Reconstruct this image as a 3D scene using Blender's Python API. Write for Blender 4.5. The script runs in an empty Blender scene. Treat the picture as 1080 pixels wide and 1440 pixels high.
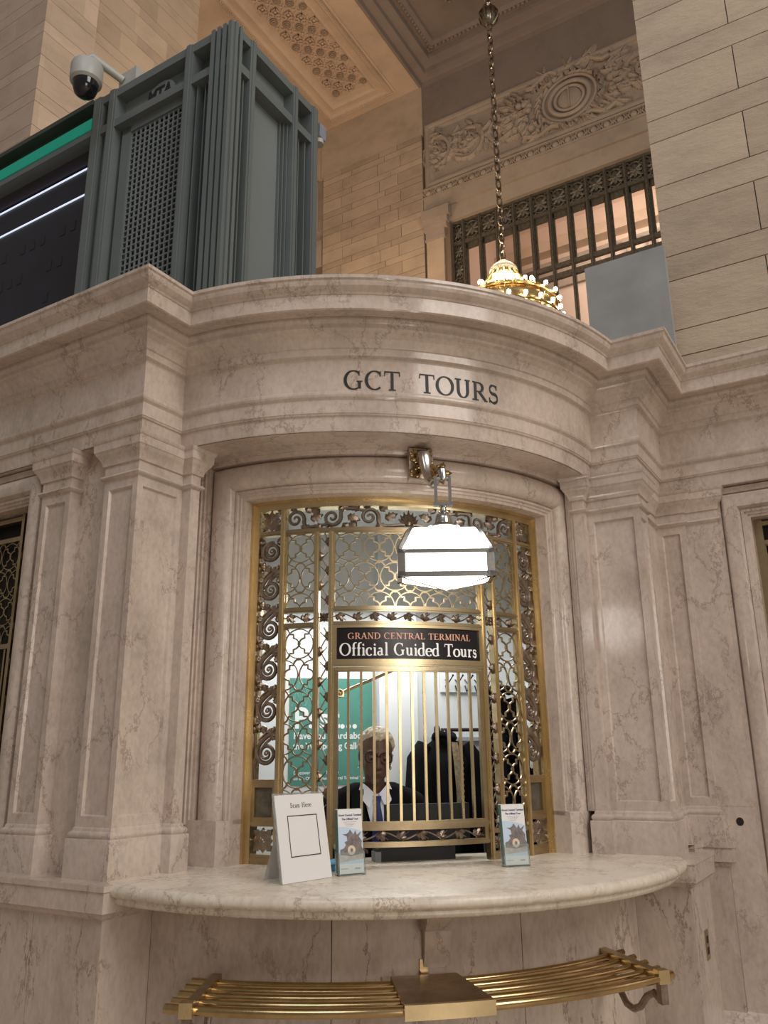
import bpy, bmesh, math, random
from math import sin, cos, pi, radians, sqrt, atan2, hypot
from mathutils import Vector, Matrix
random.seed(7)
S = sqrt(.5)
scene = bpy.context.scene
C = scene.collection

# ------------------------------------------------------------------ camera
cam_d = bpy.data.cameras.new('camera'); cam = bpy.data.objects.new('camera', cam_d); C.objects.link(cam)
CP = Vector((-0.9698, -3.1559, 1.55)); YAW, PIT, ROL, FPX = 0.24515, 0.28552, -0.01112, 1166.1
fw = Vector((sin(YAW)*cos(PIT), cos(YAW)*cos(PIT), sin(PIT))); r0 = Vector((cos(YAW), -sin(YAW), 0)); u0 = r0.cross(fw)
rr_ = r0*cos(ROL)+u0*sin(ROL); uu_ = -r0*sin(ROL)+u0*cos(ROL)
cam.matrix_world = Matrix(((rr_.x, uu_.x, -fw.x, CP.x), (rr_.y, uu_.y, -fw.y, CP.y), (rr_.z, uu_.z, -fw.z, CP.z), (0, 0, 0, 1)))
cam_d.sensor_fit = 'VERTICAL'; cam_d.sensor_height = 36; cam_d.lens = FPX/1440*36; cam_d.clip_end = 300
scene.camera = cam
# ------------------------------------------------------------------ world, lights, exposure
vs = scene.view_settings; vs.view_transform = 'Standard'; vs.look = 'None'; vs.gamma = 1; vs.use_curve_mapping = False
vs.exposure = -0.03
world = bpy.data.worlds.new('concourse_air'); scene.world = world; world.use_nodes = True
world.node_tree.nodes['Background'].inputs[0].default_value = (1, .89, .79, 1)
world.node_tree.nodes['Background'].inputs[1].default_value = .19

def W(u, v, z): return Vector(((u+v)*S, (v-u)*S, z))
def area(name, loc, target, size, power, col, sy=None):
    l = bpy.data.lights.new(name, 'AREA'); l.energy = power; l.color = col; l.size = size
    if sy: l.shape = 'RECTANGLE'; l.size_y = sy
    o = bpy.data.objects.new(name, l); C.objects.link(o); o.location = loc
    o.rotation_euler = (Vector(target)-Vector(loc)).to_track_quat('-Z', 'Y').to_euler(); return o
def point(name, loc, power, col, rad=.05, parent=None):
    l = bpy.data.lights.new(name, 'POINT'); l.energy = power; l.color = col; l.shadow_soft_size = rad
    o = bpy.data.objects.new(name, l); C.objects.link(o); o.location = loc; o.parent = parent; return o
# tall concourse windows and chandeliers behind and to the right of the viewer
area('concourse_window_light', (5.5, -11, 11), (0, 0, 2.4), 6, 1020, (1, .945, .885), 9)
area('concourse_chandelier_light', (-4, -7, 12), (0, 0, 2), 4, 250, (.86, .92, 1))
# unseen low fill added to brighten the dado and soffits from the front
area('low_front_fill_light', (1.5, -10, 2.6), (0, 0, 1.3), 3, 140, (1, .93, .85))
# unseen warm fill lights added to brighten the passage
point('passage_fill_light', W(-4.6, 6.2, 8.6), 430, (1, .72, .50), .5)
point('passage_far_light', W(-7.3, 9.2, 9.0), 300, (1, .70, .47), .5)
# fluorescent light on the booth ceiling
area('booth_ceiling_light', (.12, 1.30, 2.40), (.12, 1.25, 0), 1.2, 15, (.95, .98, 1), .4)

# ------------------------------------------------------------------ mesh helpers
class MB:
    def __init__(s): s.v = []; s.f = []
    def add(s, vs, fs):
        o = len(s.v); s.v += [tuple(x) for x in vs]; s.f += [tuple(i+o for i in f) for f in fs]; return s
    def box(s, x0, x1, y0, y1, z0, z1, n=1, nz=1):
        for i in range(n):
            a, b = x0+(x1-x0)*i/n, x0+(x1-x0)*(i+1)/n
            for j in range(nz):
                c, d = z0+(z1-z0)*j/nz, z0+(z1-z0)*(j+1)/nz
                vs = [(a, y0, c), (b, y0, c), (b, y1, c), (a, y1, c), (a, y0, d), (b, y0, d), (b, y1, d), (a, y1, d)]
                fs = [(0, 1, 5, 4), (2, 3, 7, 6)]
                if j == 0: fs.append((3, 2, 1, 0))
                if j == nz-1: fs.append((4, 5, 6, 7))
                if i == 0: fs.append((3, 0, 4, 7))
                if i == n-1: fs.append((1, 2, 6, 5))
                s.add(vs, fs)
        return s
    def grid(s, P, closed_u=False, closed_v=False, flip=False):
        nu, nv = len(P), len(P[0]); o = len(s.v)
        for r in P: s.v += [tuple(x) for x in r]
        for i in range(nu if closed_u else nu-1):
            for j in range(nv if closed_v else nv-1):
                a, b = o+i*nv+j, o+((i+1) % nu)*nv+j
                c, d = o+((i+1) % nu)*nv+(j+1) % nv, o+i*nv+(j+1) % nv
                s.f.append((a, d, c, b) if flip else (a, b, c, d))
        return s
    def tube(s, pts, r, n=6, closed=False, flat=1.0, cap=True):
        pts = [Vector(p) for p in pts]; N = len(pts); rows = []
        up = None
        for i, p in enumerate(pts):
            t = (pts[(i+1) % N]-pts[i-1]) if closed else (pts[min(i+1, N-1)]-pts[max(i-1, 0)])
            if t.length < 1e-9: t = Vector((0, 0, 1))
            t.normalize()
            if up is None:
                up = Vector((0, 1, 0)) if abs(t.y) < .9 else Vector((1, 0, 0))
            b = t.cross(up)
            if b.length < 1e-6: b = t.orthogonal()
            b.normalize(); nn = b.cross(t).normalized(); up = nn
            ri = r[i] if isinstance(r, (list, tuple)) else r
            rows.append([p+(b*cos(2*pi*k/n)+nn*(flat*sin(2*pi*k/n)))*ri for k in range(n)])
        s.grid(rows, closed_u=closed, closed_v=True)
        if cap and not closed:
            o = len(s.v)-N*n
            s.f.append(tuple(o+k for k in range(n))); s.f.append(tuple(o+(N-1)*n+k for k in reversed(range(n))))
        return s
    def ribbon(s, pts, w, y0, y1, closed=False):
        # strap following a polyline in the xz plane, rectangular section between depths y0..y1
        N = len(pts); rows = []
        for i, (x, z) in enumerate(pts):
            a = pts[(i+1) % N] if closed else pts[min(i+1, N-1)]; b = pts[i-1] if closed else pts[max(i-1, 0)]
            tx, tz = a[0]-b[0], a[1]-b[1]; L = hypot(tx, tz) or 1; nx, nz = -tz/L, tx/L
            h = (w[i] if isinstance(w, (list, tuple)) else w)/2
            rows.append([(x+nx*h, y0, z+nz*h), (x+nx*h, y1, z+nz*h), (x-nx*h, y1, z-nz*h), (x-nx*h, y0, z-nz*h)])
        s.grid(rows, closed_u=closed, closed_v=True)
        if not closed:
            o = len(s.v)-4*N; s.f += [(o+3, o+2, o+1, o), (o+4*N-4, o+4*N-3, o+4*N-2, o+4*N-1)]
        return s
    def lathe(s, prof, c=(0, 0, 0), n=20, sx=1, sy=1, a0=0):
        rows = [[(c[0]+r*sx*cos(2*pi*k/n+a0), c[1]+r*sy*sin(2*pi*k/n+a0), c[2]+z) for k in range(n)] for r, z in prof]
        o = len(s.v); s.grid(rows, closed_v=True, flip=True)
        if prof[0][0] > 1e-4: s.f.append(tuple(o+k for k in reversed(range(n))))
        if prof[-1][0] > 1e-4: s.f.append(tuple(o+(len(prof)-1)*n+k for k in range(n)))
        return s
    def ball(s, c, r, n=10, m=6, sx=1, sy=1, sz=1):
        prof = [(max(r*sin(pi*i/m), 1e-5), -r*cos(pi*i/m)*sz) for i in range(m+1)]
        return s.lathe(prof, c, n, sx, sy)
    def leaf(s, x, z, ang, L, w, y=0, lift=.006, lobes=3):
        # serrated leaf in the xz plane with raised mid rib
        ca, sa = cos(ang), sin(ang); P = []; M = []
        T = [(0, .10), (.16, .42), (.24, .28), (.42, .5), (.52, .3), (.72, .36), (.80, .18), (1, 0.01)]
        def q(t, o, yy): return (x+ca*t*L-sa*o*w, y+yy, z+sa*t*L+ca*o*w)
        A = [q(t, o, .35*lift) for t, o in T]; B = [q(t, 0, lift*(1.2-.5*t)) for t, o in T]; D = [q(t, -o, .35*lift) for t, o in T]
        s.grid([A, B, D])
        A2 = [q(t, o, -.4*lift) for t, o in T]; D2 = [q(t, -o, -.4*lift) for t, o in T]
        s.grid([D, D2, A2, A]); return s
    def mesh(s, name, fmap=None, smooth=40):
        me = bpy.data.meshes.new(name)
        vs = [tuple(fmap(*p)) for p in s.v] if fmap else s.v
        me.from_pydata(vs, [], s.f); me.update()
        bm = bmesh.new(); bm.from_mesh(me); bmesh.ops.remove_doubles(bm, verts=bm.verts, dist=1e-6)
        bmesh.ops.recalc_face_normals(bm, faces=bm.faces); bm.to_mesh(me); bm.free()
        if smooth:
            me.polygons.foreach_set('use_smooth', [True]*len(me.polygons)); me.set_sharp_from_angle(angle=radians(smooth))
        return me
    def build(s, name, mat, parent=None, fmap=None, smooth=40, loc=None):
        o = bpy.data.objects.new(name, s.mesh(name, fmap, smooth)); o.data.materials.append(mat); C.objects.link(o)
        if parent: o.parent = parent
        if loc: o.location = loc
        return o
def tag(o, label=None, cat=None, group=None, kind=None):
    if label: o['label'] = label
    if cat: o['category'] = cat
    if group: o['group'] = group
    if kind: o['kind'] = kind
    return o
def empty(name, loc=(0, 0, 0), label=None, cat=None, group=None, kind=None, rz=0):
    o = bpy.data.objects.new(name, None); C.objects.link(o); o.location = loc; o.rotation_euler = (0, 0, rz); o.empty_display_size = .1
    return tag(o, label, cat, group, kind)
def inst(src, name, parent, M=None, loc=None, rot=None, scale=None):
    o = bpy.data.objects.new(name, src); C.objects.link(o); o.parent = parent
    if M is not None: o.matrix_local = M
    if loc: o.location = loc
    if rot: o.rotation_euler = rot
    if scale: o.scale = scale
    return o
def copy_tree(o, parent=None):
    c = o.copy(); C.objects.link(c); c.parent = parent
    for ch in list(o.children): copy_tree(ch, c)
    return c

# ------------------------------------------------------------------ materials
def mat(name, col=(.5, .5, .5), rough=.5, metal=0, emit=None, es=0, spec=.5, alpha=1, trans=0, ior=1.45):
    m = bpy.data.materials.new(name); m.use_nodes = True; b = m.node_tree.nodes['Principled BSDF']
    b.inputs['Base Color'].default_value = (*col, 1); b.inputs['Roughness'].default_value = rough; b.inputs['Metallic'].default_value = metal
    b.inputs['Specular IOR Level'].default_value = spec; b.inputs['IOR'].default_value = ior; b.inputs['Transmission Weight'].default_value = trans
    if emit: b.inputs['Emission Color'].default_value = (*emit, 1); b.inputs['Emission Strength'].default_value = es
    return m
def N(m, t, **kw):
    n = m.node_tree.nodes.new(t)
    for k, v in kw.items():
        if k.startswith('i_'): n.inputs[k[2:].replace('_', ' ')].default_value = v
        else: setattr(n, k, v)
    return n
def lk(m, a, b): m.node_tree.links.new(a, b)
def ramp(m, src, stops):
    r = N(m, 'ShaderNodeValToRGB'); e = r.color_ramp.elements
    while len(e) < len(stops): e.new(.5)
    for i, (p, c) in enumerate(stops): e[i].position = p; e[i].color = (*c, 1) if len(c) == 3 else c
    lk(m, src, r.inputs[0]); return r.outputs[0]
def mix(m, a, b, fac, mode='MIX'):
    n = N(m, 'ShaderNodeMix', data_type='RGBA', blend_type=mode)
    for sock, val in ((n.inputs[6], a), (n.inputs[7], b), (n.inputs[0], fac)):
        if hasattr(val, 'default_value') and not isinstance(val, (int, float)): lk(m, val, sock)
        elif isinstance(val, (int, float)): sock.default_value = val
        else: sock.default_value = (*val, 1)
    return n.outputs[2]
def marble(name, base, dark, vein, scale=1.0, rough=.22, veinw=.5, rnd=.0, stretch=.55):
    m = mat(name, base, rough); b = m.node_tree.nodes['Principled BSDF']
    g = N(m, 'ShaderNodeNewGeometry'); mp = N(m, 'ShaderNodeMapping'); mp.inputs['Scale'].default_value = (scale, scale, scale*stretch)
    lk(m, g.outputs['Position'], mp.inputs[0])
    n1 = N(m, 'ShaderNodeTexNoise', i_Scale=3.2, i_Detail=7, i_Roughness=.62); lk(m, mp.outputs[0], n1.inputs['Vector'])
    c1 = ramp(m, n1.outputs[0], [(.30, dark), (.52, base), (.75, tuple(min(1, x*1.10) for x in base))])
    # thin crooked veins: warped voronoi edges broken up by noise
    nw = N(m, 'ShaderNodeTexNoise', i_Scale=5.5, i_Detail=8, i_Roughness=.72); lk(m, mp.outputs[0], nw.inputs['Vector'])
    va = N(m, 'ShaderNodeVectorMath', operation='SCALE'); lk(m, nw.outputs['Color'], va.inputs[0]); va.inputs['Scale'].default_value = .42
    vb = N(m, 'ShaderNodeVectorMath', operation='ADD'); lk(m, mp.outputs[0], vb.inputs[0]); lk(m, va.outputs[0], vb.inputs[1])
    vo = N(m, 'ShaderNodeTexVoronoi', feature='DISTANCE_TO_EDGE', i_Scale=3.6); lk(m, vb.outputs[0], vo.inputs['Vector'])
    v1 = ramp(m, vo.outputs['Distance'], [(.0, (1, 1, 1)), (.012, (.6, .6, .6)), (.032, (0, 0, 0))])
    nb = N(m, 'ShaderNodeTexNoise', i_Scale=2.6, i_Detail=3); lk(m, mp.outputs[0], nb.inputs['Vector'])
    v2 = ramp(m, nb.outputs[0], [(.43, (0, 0, 0)), (.55, (1, 1, 1))])
    vm = N(m, 'ShaderNodeMath', operation='MULTIPLY'); lk(m, v1, vm.inputs[0]); lk(m, v2, vm.inputs[1])
    vm2 = N(m, 'ShaderNodeMath', operation='MULTIPLY'); lk(m, vm.outputs[0], vm2.inputs[0]); vm2.inputs[1].default_value = veinw
    col = mix(m, c1, vein, vm2.outputs[0])
    ns = N(m, 'ShaderNodeTexNoise', i_Scale=34, i_Detail=4, i_Roughness=.6); lk(m, mp.outputs[0], ns.inputs['Vector'])
    sp = ramp(m, ns.outputs[0], [(.35, (.84, .83, .82)), (.6, (1.04, 1.04, 1.04))])
    col = mix(m, col, sp, .7, 'MULTIPLY')
    if rnd:
        oi = N(m, 'ShaderNodeObjectInfo'); rr = ramp(m, oi.outputs['Random'], [(0, (1-rnd,)*3), (1, (1+rnd*.6,)*3)]); col = mix(m, col, rr, 1.0, 'MULTIPLY')
    lk(m, col, b.inputs['Base Color'])
    rr = N(m, 'ShaderNodeMapRange', i_To_Min=rough*.75, i_To_Max=rough*1.6); lk(m, n1.outputs[0], rr.inputs[0]); lk(m, rr.outputs[0], b.inputs['Roughness'])
    return m
def stone(name, base, rnd=.12, rough=.75, bump=.25, scale=1.0, horiz=3.0):
    m = mat(name, base, rough, spec=.3); b = m.node_tree.nodes['Principled BSDF']
    g = N(m, 'ShaderNodeNewGeometry'); mp = N(m, 'ShaderNodeMapping'); mp.inputs['Scale'].default_value = (scale, scale, scale*horiz); lk(m, g.outputs['Position'], mp.inputs[0])
    n1 = N(m, 'ShaderNodeTexNoise', i_Scale=1.6, i_Detail=8, i_Roughness=.66); lk(m, mp.outputs[0], n1.inputs['Vector'])
    c1 = ramp(m, n1.outputs[0], [(.28, tuple(x*.80 for x in base)), (.5, base), (.78, tuple(min(1, x*1.13) for x in base))])
    oi = N(m, 'ShaderNodeObjectInfo'); rr = ramp(m, oi.outputs['Random'], [(0, (1-rnd, 1-rnd*1.05, 1-rnd*1.1)), (1, (1+rnd*.5,)*3)])
    lk(m, mix(m, c1, rr, 1.0, 'MULTIPLY'), b.inputs['Base Color'])
    n2 = N(m, 'ShaderNodeTexNoise', i_Scale=9, i_Detail=6, i_Roughness=.7); lk(m, mp.outputs[0], n2.inputs['Vector'])
    bp = N(m, 'ShaderNodeBump', i_Strength=bump, i_Distance=.02); lk(m, n2.outputs[0], bp.inputs['Height']); lk(m, bp.outputs[0], b.inputs['Normal'])
    return m
def metal(name, col, dark, rough=.3, scale=14, met=1.0, rvar=.5):
    m = mat(name, col, rough, met); b = m.node_tree.nodes['Principled BSDF']
    g = N(m, 'ShaderNodeNewGeometry'); n1 = N(m, 'ShaderNodeTexNoise', i_Scale=scale, i_Detail=6, i_Roughness=.65); lk(m, g.outputs['Position'], n1.inputs['Vector'])
    lk(m, ramp(m, n1.outputs[0], [(.3, dark), (.62, col)]), b.inputs['Base Color'])
    rr = N(m, 'ShaderNodeMapRange', i_To_Min=rough*(1+rvar), i_To_Max=rough*(1-rvar)); lk(m, n1.outputs[0], rr.inputs[0]); lk(m, rr.outputs[0], b.inputs['Roughness'])
    return m
def paint(name, col, rough=.5, var=.12, scale=6):
    m = mat(name, col, rough); b = m.node_tree.nodes['Principled BSDF']
    t = N(m, 'ShaderNodeTexCoord'); n1 = N(m, 'ShaderNodeTexNoise', i_Scale=scale, i_Detail=5, i_Roughness=.6); lk(m, t.outputs['Object'], n1.inputs['Vector'])
    lk(m, ramp(m, n1.outputs[0], [(.3, tuple(x*(1-var) for x in col)), (.7, tuple(min(1, x*(1+var)) for x in col))]), b.inputs['Base Color']); return m

M_MARB = marble('pink_beige_marble', (.585, .485, .415), (.465, .38, .32), (.20, .125, .09), 1.4, .12, .60, stretch=.65)
M_SLAB = marble('dado_marble', (.55, .455, .385), (.43, .345, .285), (.17, .105, .075), 1.5, .18, .85, rnd=.05, stretch=.42)
M_COUNT = marble('counter_marble', (.74, .66, .55), (.62, .54, .44), (.25, .165, .10), 1.6, .24, .75)
M_STONE = stone('buff_limestone', (.52, .42, .315), .12, bump=.5, horiz=3.0)
M_STONE_D = stone('passage_stone', (.50, .39, .28), .17, horiz=1.5)
M_JOINT = mat('dark_mortar', (.17, .135, .105), .9)
M_JOINT_L = mat('pale_mortar', (.20, .145, .10), .9)
M_PLAS = stone('ornament_plaster', (.40, .325, .255), .04, .8, .3, 1.0, 1.0)
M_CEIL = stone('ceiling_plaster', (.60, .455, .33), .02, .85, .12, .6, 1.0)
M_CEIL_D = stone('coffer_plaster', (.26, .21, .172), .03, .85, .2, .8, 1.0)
M_BRASS = metal('polished_brass', (.76, .61, .36), (.56, .43, .235), .30, 5)
M_BRASSD = metal('aged_brass', (.53, .415, .25), (.36, .275, .16), .34, 6)
M_BRONZE = metal('dark_bronze', (.37, .295, .23), (.18, .14, .105), .36, 30, .9)
M_IRON = metal('green_bronze_window', (.20, .175, .135), (.10, .09, .07), .5, 20, .6)
M_NICKEL = metal('aged_nickel', (.62, .60, .57), (.34, .33, .32), .24, 16)
M_HOUS = paint('grey_green_paint', (.130, .150, .150), .42, .07, 3)
M_HOUS_L = paint('grey_green_panel', (.175, .200, .205), .5, .06, 2)
M_BLACK = paint('matte_black', (.012, .012, .013), .55, .2)
# ------------------------------------------------------------------ plan geometry of the ticket block
a, y1, yc, R, sd, ZC = 1.1698, .2353, 1.4587, 1.4587, .4703, 1.119
gx, gy, gr, th0 = .0721, 1.5652, 1.166, -.0309
IX, IY = a+sd*S, y1+sd*S
def PA(s, p): return Vector((-a-s*S-p*S, y1+s*S-p*S))          # long facade on the left, s runs left from the corner
def PRL(s, p): return Vector((-a+s*S+p*S, y1+s*S-p*S))         # its return towards the bow
def PRR(s, p): v = PRL(s, p); return Vector((-v.x, v.y))
def SB(s, p): v = PA(s, p); return Vector((-v.x, v.y))
def BW(s, p): return Vector((IX+s*S-p*S, IY-s*S-p*S))          # wall on the right
def CLc(p): return Vector((-a, y1-p/S))
def CRc(p): return Vector((a, y1-p/S))
def Gm(s, d, z): t = th0+s/gr; r = gr+d; return (gx+r*sin(t), gy-r*cos(t), z)
def Gr(s, r, z): t = th0+s/gr; return (gx+r*sin(t), gy-r*cos(t), z)
def reent(p):
    x0, y0 = -a+p*S, y1-p*S; dy = y0-yc; B = 2*(x0+dy); Cc = x0*x0+dy*dy-(R+p)**2
    s = (-B-sqrt(max(B*B-8*Cc, 0)))/4; return Vector((x0+s, y0+s))
def bow_pts(p, n=48, t0=None, t1=None):
    q = reent(p); tm = atan2(-q.x, yc-q.y)
    t0 = -tm if t0 is None else t0; t1 = tm if t1 is None else t1
    return [Vector(((R+p)*sin(t0+(t1-t0)*i/n), yc-(R+p)*cos(t0+(t1-t0)*i/n))) for i in range(n+1)]
def full_path(p): return [PA(7, p), CLc(p)]+bow_pts(p)+[CRc(p), Vector((IX, IY-p/S)), BW(5, p)]
def offset(pts, d):
    out = []; n = len(pts)
    for i in range(n):
        d0 = (pts[i]-pts[i-1]).normalized() if i else None; d1 = (pts[i+1]-pts[i]).normalized() if i < n-1 else None
        n0 = Vector((d0.y, -d0.x)) if d0 else None; n1 = Vector((d1.y, -d1.x)) if d1 else None
        if n0 is None: out.append(pts[i]+n1*d)
        elif n1 is None: out.append(pts[i]+n0*d)
        else:
            b = n0+n1; out.append(pts[i]+b*(d/max(.15, 1+n0.dot(n1))))
    return out
def sweep(pathf, prof):
    m = MB(); m.grid([[(*q, z) for q in pathf(p)] for p, z in prof]); return m
def sweep_poly(poly, prof): return sweep(lambda p: offset(poly, p), prof)

wall_left = empty('wall_left', (-2.5, 1.5, 0), 'long pink marble ticket office wall running off to the left', 'wall', kind='structure')
wall_front = empty('wall_front', (0, .03, 0), 'bowed marble ticket office front around the brass window', 'wall', kind='structure')
wall_right = empty('wall_right', (IX, IY, 0), 'marble wall with pilasters on the right of the bowed front', 'wall', kind='structure')
def pin(o, parent):   # keep world placement when parented to an empty away from the origin
    o.parent = parent; o.location = -parent.location; return o
def bp(m, name, mt, parent, smooth=40, fmap=None): return pin(m.build(name, mt, None, fmap, smooth), parent)

# entablature: cornice, frieze and architrave in one moulded run
prof = [(-.12, 3.476), (.220, 3.476), (.224, 3.472), (.224, 3.458), (.216, 3.454), (.215, 3.445), (.209, 3.432), (.197, 3.421), (.186, 3.414), (.181, 3.406),
        (.177, 3.404), (.177, 3.342), (.170, 3.338), (.150, 3.340), (.104, 3.345), (.100, 3.352), (.094, 3.350), (.092, 3.338), (.086, 3.328), (.080, 3.324), (.080, 3.304),
        (.074, 3.296), (.060, 3.288), (.044, 3.272), (.033, 3.252), (.028, 3.238), (.021, 3.234), (.021, 3.204), (.014, 3.200), (.004, 3.196), (0, 3.190),
        (0, 3.046), (.003, 3.044), (.006, 3.037), (.006, 3.028), (.002, 3.020), (-.006, 3.014), (-.010, 3.010), (-.012, 2.952), (-.016, 2.949), (-.018, 2.944), (-.026, 2.941), (-.034, 2.880), (-.036, 2.876)]
ent = sweep(full_path, prof).build('trim_1', M_MARB, None, None, 14); tag(ent, 'moulded marble cornice and frieze running over the bowed ticket window', 'cornice', kind='structure')
m = MB(); pts = full_path(-.041)+[BW(5, -.4), BW(-.3, -1.2), PA(7, -2.1)]; m.add([(*q, 2.876) for q in pts], [tuple(range(len(pts)))])
m.build('soffit', M_MARB, ent)
m = MB(); pp = full_path(-.1)[:-1]; pts = pp+[BW(-.3, -1.2), PA(7, -2.1)]; m.add([(*q, 3.46) for q in pts], [tuple(range(len(pts)))])
tag(m.build('ceiling_roof', M_PLAS), 'flat roof of the ticket office behind the cornice', 'roof', kind='structure')

# hall floor
m = MB(); m.add([W(-14, -14, 0), W(10, -14, 0), W(10, 14, 0), W(-14, 14, 0)], [(0, 1, 2, 3)])
tag(m.build('floor', marble('floor_stone', (.60, .50, .39), (.50, .41, .31), (.3, .24, .18), .8, .25, .3)), 'polished stone concourse floor', 'floor', kind='structure')

# ---- dado slabs and coping
def slab(outer, inner, z0, z1, parent):
    m = MB(); m.grid([[(*q, z0) for q in inner], [(*q, z0) for q in outer], [(*q, z1) for q in outer], [(*q, z1) for q in inner]])
    for k in (0, -1): m.add([(*inner[k], z0), (*outer[k], z0), (*outer[k], z1), (*inner[k], z1)], [(0, 1, 2, 3)])
    return bp(m, 'marble_slab', M_SLAB, parent)
DP = .03; g_ = .0014; ZD = 1.004
bow_back = sweep(lambda p: full_path(p)[:-2], [(.012, 0), (.012, 1.0)])
bp(bow_back, 'mortar_backing', M_JOINT, wall_front)
Js = [0.0, .34, 1.15, 2.05, 3.0, 4.0, 5.2]
for i in range(len(Js)-1):
    s0, s1 = Js[i]+g_, Js[i+1]-g_
    A0 = [PA(s1, DP), CLc(DP) if i == 0 else PA(s0, DP)]; B0 = [PA(s1, .005), CLc(.005) if i == 0 else PA(s0, .005)]
    slab(A0, B0, .13, ZD, wall_left)
q0, q1 = reent(DP), reent(.005)
slab([CLc(DP), q0], [CLc(.005), q1], .13, ZD, wall_front)
mir = lambda v: Vector((-v.x, v.y))
slab([mir(q0), CRc(DP)], [mir(q1), CRc(.005)], .13, ZD, wall_front)
te = atan2(-q0.x, yc-q0.y); tj = [-te, radians(-14.9), radians(12.7), te]
for i in range(3):
    slab(bow_pts(DP, 16, tj[i]+.001, tj[i+1]-.001), bow_pts(.005, 16, tj[i]+.001, tj[i+1]-.001), .13, ZD, wall_front)
slab([CRc(DP), SB(.36, DP)], [CRc(.005), SB(.36, .005)], .13, ZD, wall_right)
slab([BW(-.03, -.035), BW(.10, -.035)], [BW(-.03, -.06), BW(.10, -.06)], .43, 1.05, wall_right)
bp(MB().grid([[(*SB(.36, .03), 0), (*SB(.36, .0), 0), (*BW(-.03, -.036), 0), (*BW(.10, -.036), 0), (*BW(.10, -.062), 0), (*BW(.235, -.062), 0)],
              [(*SB(.36, .03), 1.1), (*SB(.36, .0), 1.1), (*BW(-.03, -.036), 1.1), (*BW(.10, -.036), 1.1), (*BW(.10, -.062), 1.1), (*BW(.235, -.062), 1.1)]]), 'wall_slab', M_SLAB, wall_right, 20)
cop = [(.028, 1.0), (.034, 1.004), (.044, 1.012), (.050, 1.022), (.060, 1.028), (.060, 1.095), (.066, 1.099), (.066, ZC), (-.16, ZC)]
bp(sweep(lambda p: [PA(7, p), CLc(p), reent(p)], cop), 'coping', M_MARB, wall_left)
bp(sweep(lambda p: [mir(reent(p)), CRc(p), SB(.36, p)], cop), 'coping', M_MARB, wall_right)
bp(sweep_poly([SB(.36, -.05), BW(-.03, -.036), BW(.10, -.036), BW(.10, -.12)], [(0, 1.03), (.012, 1.04), (.014, 1.05), (.026, 1.056), (.026, 1.115), (.032, 1.118), (.032, 1.135), (-.05, 1.135)]), 'coping', M_MARB, wall_right)
bl = [(.06, 0), (.06, .10), (.052, .112), (.044, .118), (.034, .14), (.0, .14)]
bb = sweep(lambda p: full_path(p)[:-2], bl).build('baseboard_front', M_MARB); tag(bb, 'marble base moulding at the foot of the ticket office', 'baseboard', kind='structure')
bb = sweep_poly([SB(.34, -.02), BW(-.03, -.036), BW(.10, -.036), BW(.10, -.065), BW(3, -.065)], [(.05, 0), (.05, .37), (.046, .38), (.03, .395), (.024, .41), (.012, .425), (0, .43)]).build('baseboard_right', M_MARB)
tag(bb, 'tall moulded marble base of the right wall', 'baseboard', kind='structure')

# ---- pilasters: plinth, panelled shaft, capital
PLIN = [(.022, ZC), (.022, 1.255), (.020, 1.259), (.013, 1.261), (.017, 1.268), (.017, 1.276), (.012, 1.283), (.005, 1.287), (.004, 1.296), (0, 1.300)]
CAP = [(0, 2.692), (.003, 2.696), (.012, 2.700), (.017, 2.708), (.012, 2.717), (.002, 2.720), (.002, 2.758), (.010, 2.762), (.011, 2.770), (.016, 2.786), (.026, 2.802), (.034, 2.812), (.036, 2.820),
       (.040, 2.823), (.042, 2.858), (.047, 2.862), (.050, 2.876), (-.02, 2.876)]
def face(m, P0, P1, z0, z1, panel=True, mg=.030, dp=.011):
    L = (P1-P0).length; t = (P1-P0)/L; n = Vector((t.y, -t.x))
    def q(s, z, o=0): w = P0+t*s+n*o; return (w.x, w.y, z)
    if not panel: m.add([q(0, z0), q(L, z0), q(L, z1), q(0, z1)], [(0, 1, 2, 3)]); return
    a_, b_, c_, d_ = mg, L-mg, z0+mg*1.3, z1-mg*1.3
    m.add([q(0, z0), q(L, z0), q(L, z1), q(0, z1), q(a_, c_), q(b_, c_), q(b_, d_), q(a_, d_), q(a_+.006, c_+.006, -dp), q(b_-.006, c_+.006, -dp), q(b_-.006, d_-.006, -dp), q(a_+.006, d_-.006, -dp)],
          [(0, 1, 5, 4), (1, 2, 6, 5), (2, 3, 7, 6), (3, 0, 4, 7), (4, 5, 9, 8), (5, 6, 10, 9), (6, 7, 11, 10), (7, 4, 8, 11), (8, 9, 10, 11)])
def pilaster(poly, panels, parent, plin=None):
    bp(sweep_poly(plin or poly, PLIN), 'plinth', M_MARB, parent); bp(sweep_poly(poly, CAP), 'capital', M_MARB, parent)
    m = MB()
    for i in range(len(poly)-1): face(m, poly[i], poly[i+1], 1.300, 2.692, i in panels)
    bp(m, 'shaft', M_MARB, parent, 20)
pilaster([PA(.244, -.13), PA(.244, -.041), CLc(-.041), PRL(.300, -.041), PRL(.300, .010), PRL(.355, .010), PRL(.355, -.25)], {1, 2}, wall_left)
pilaster([PA(.657, -.13), PA(.657, -.041), PA(.467, -.041), PA(.467, -.13)], {1}, wall_left)
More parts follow.
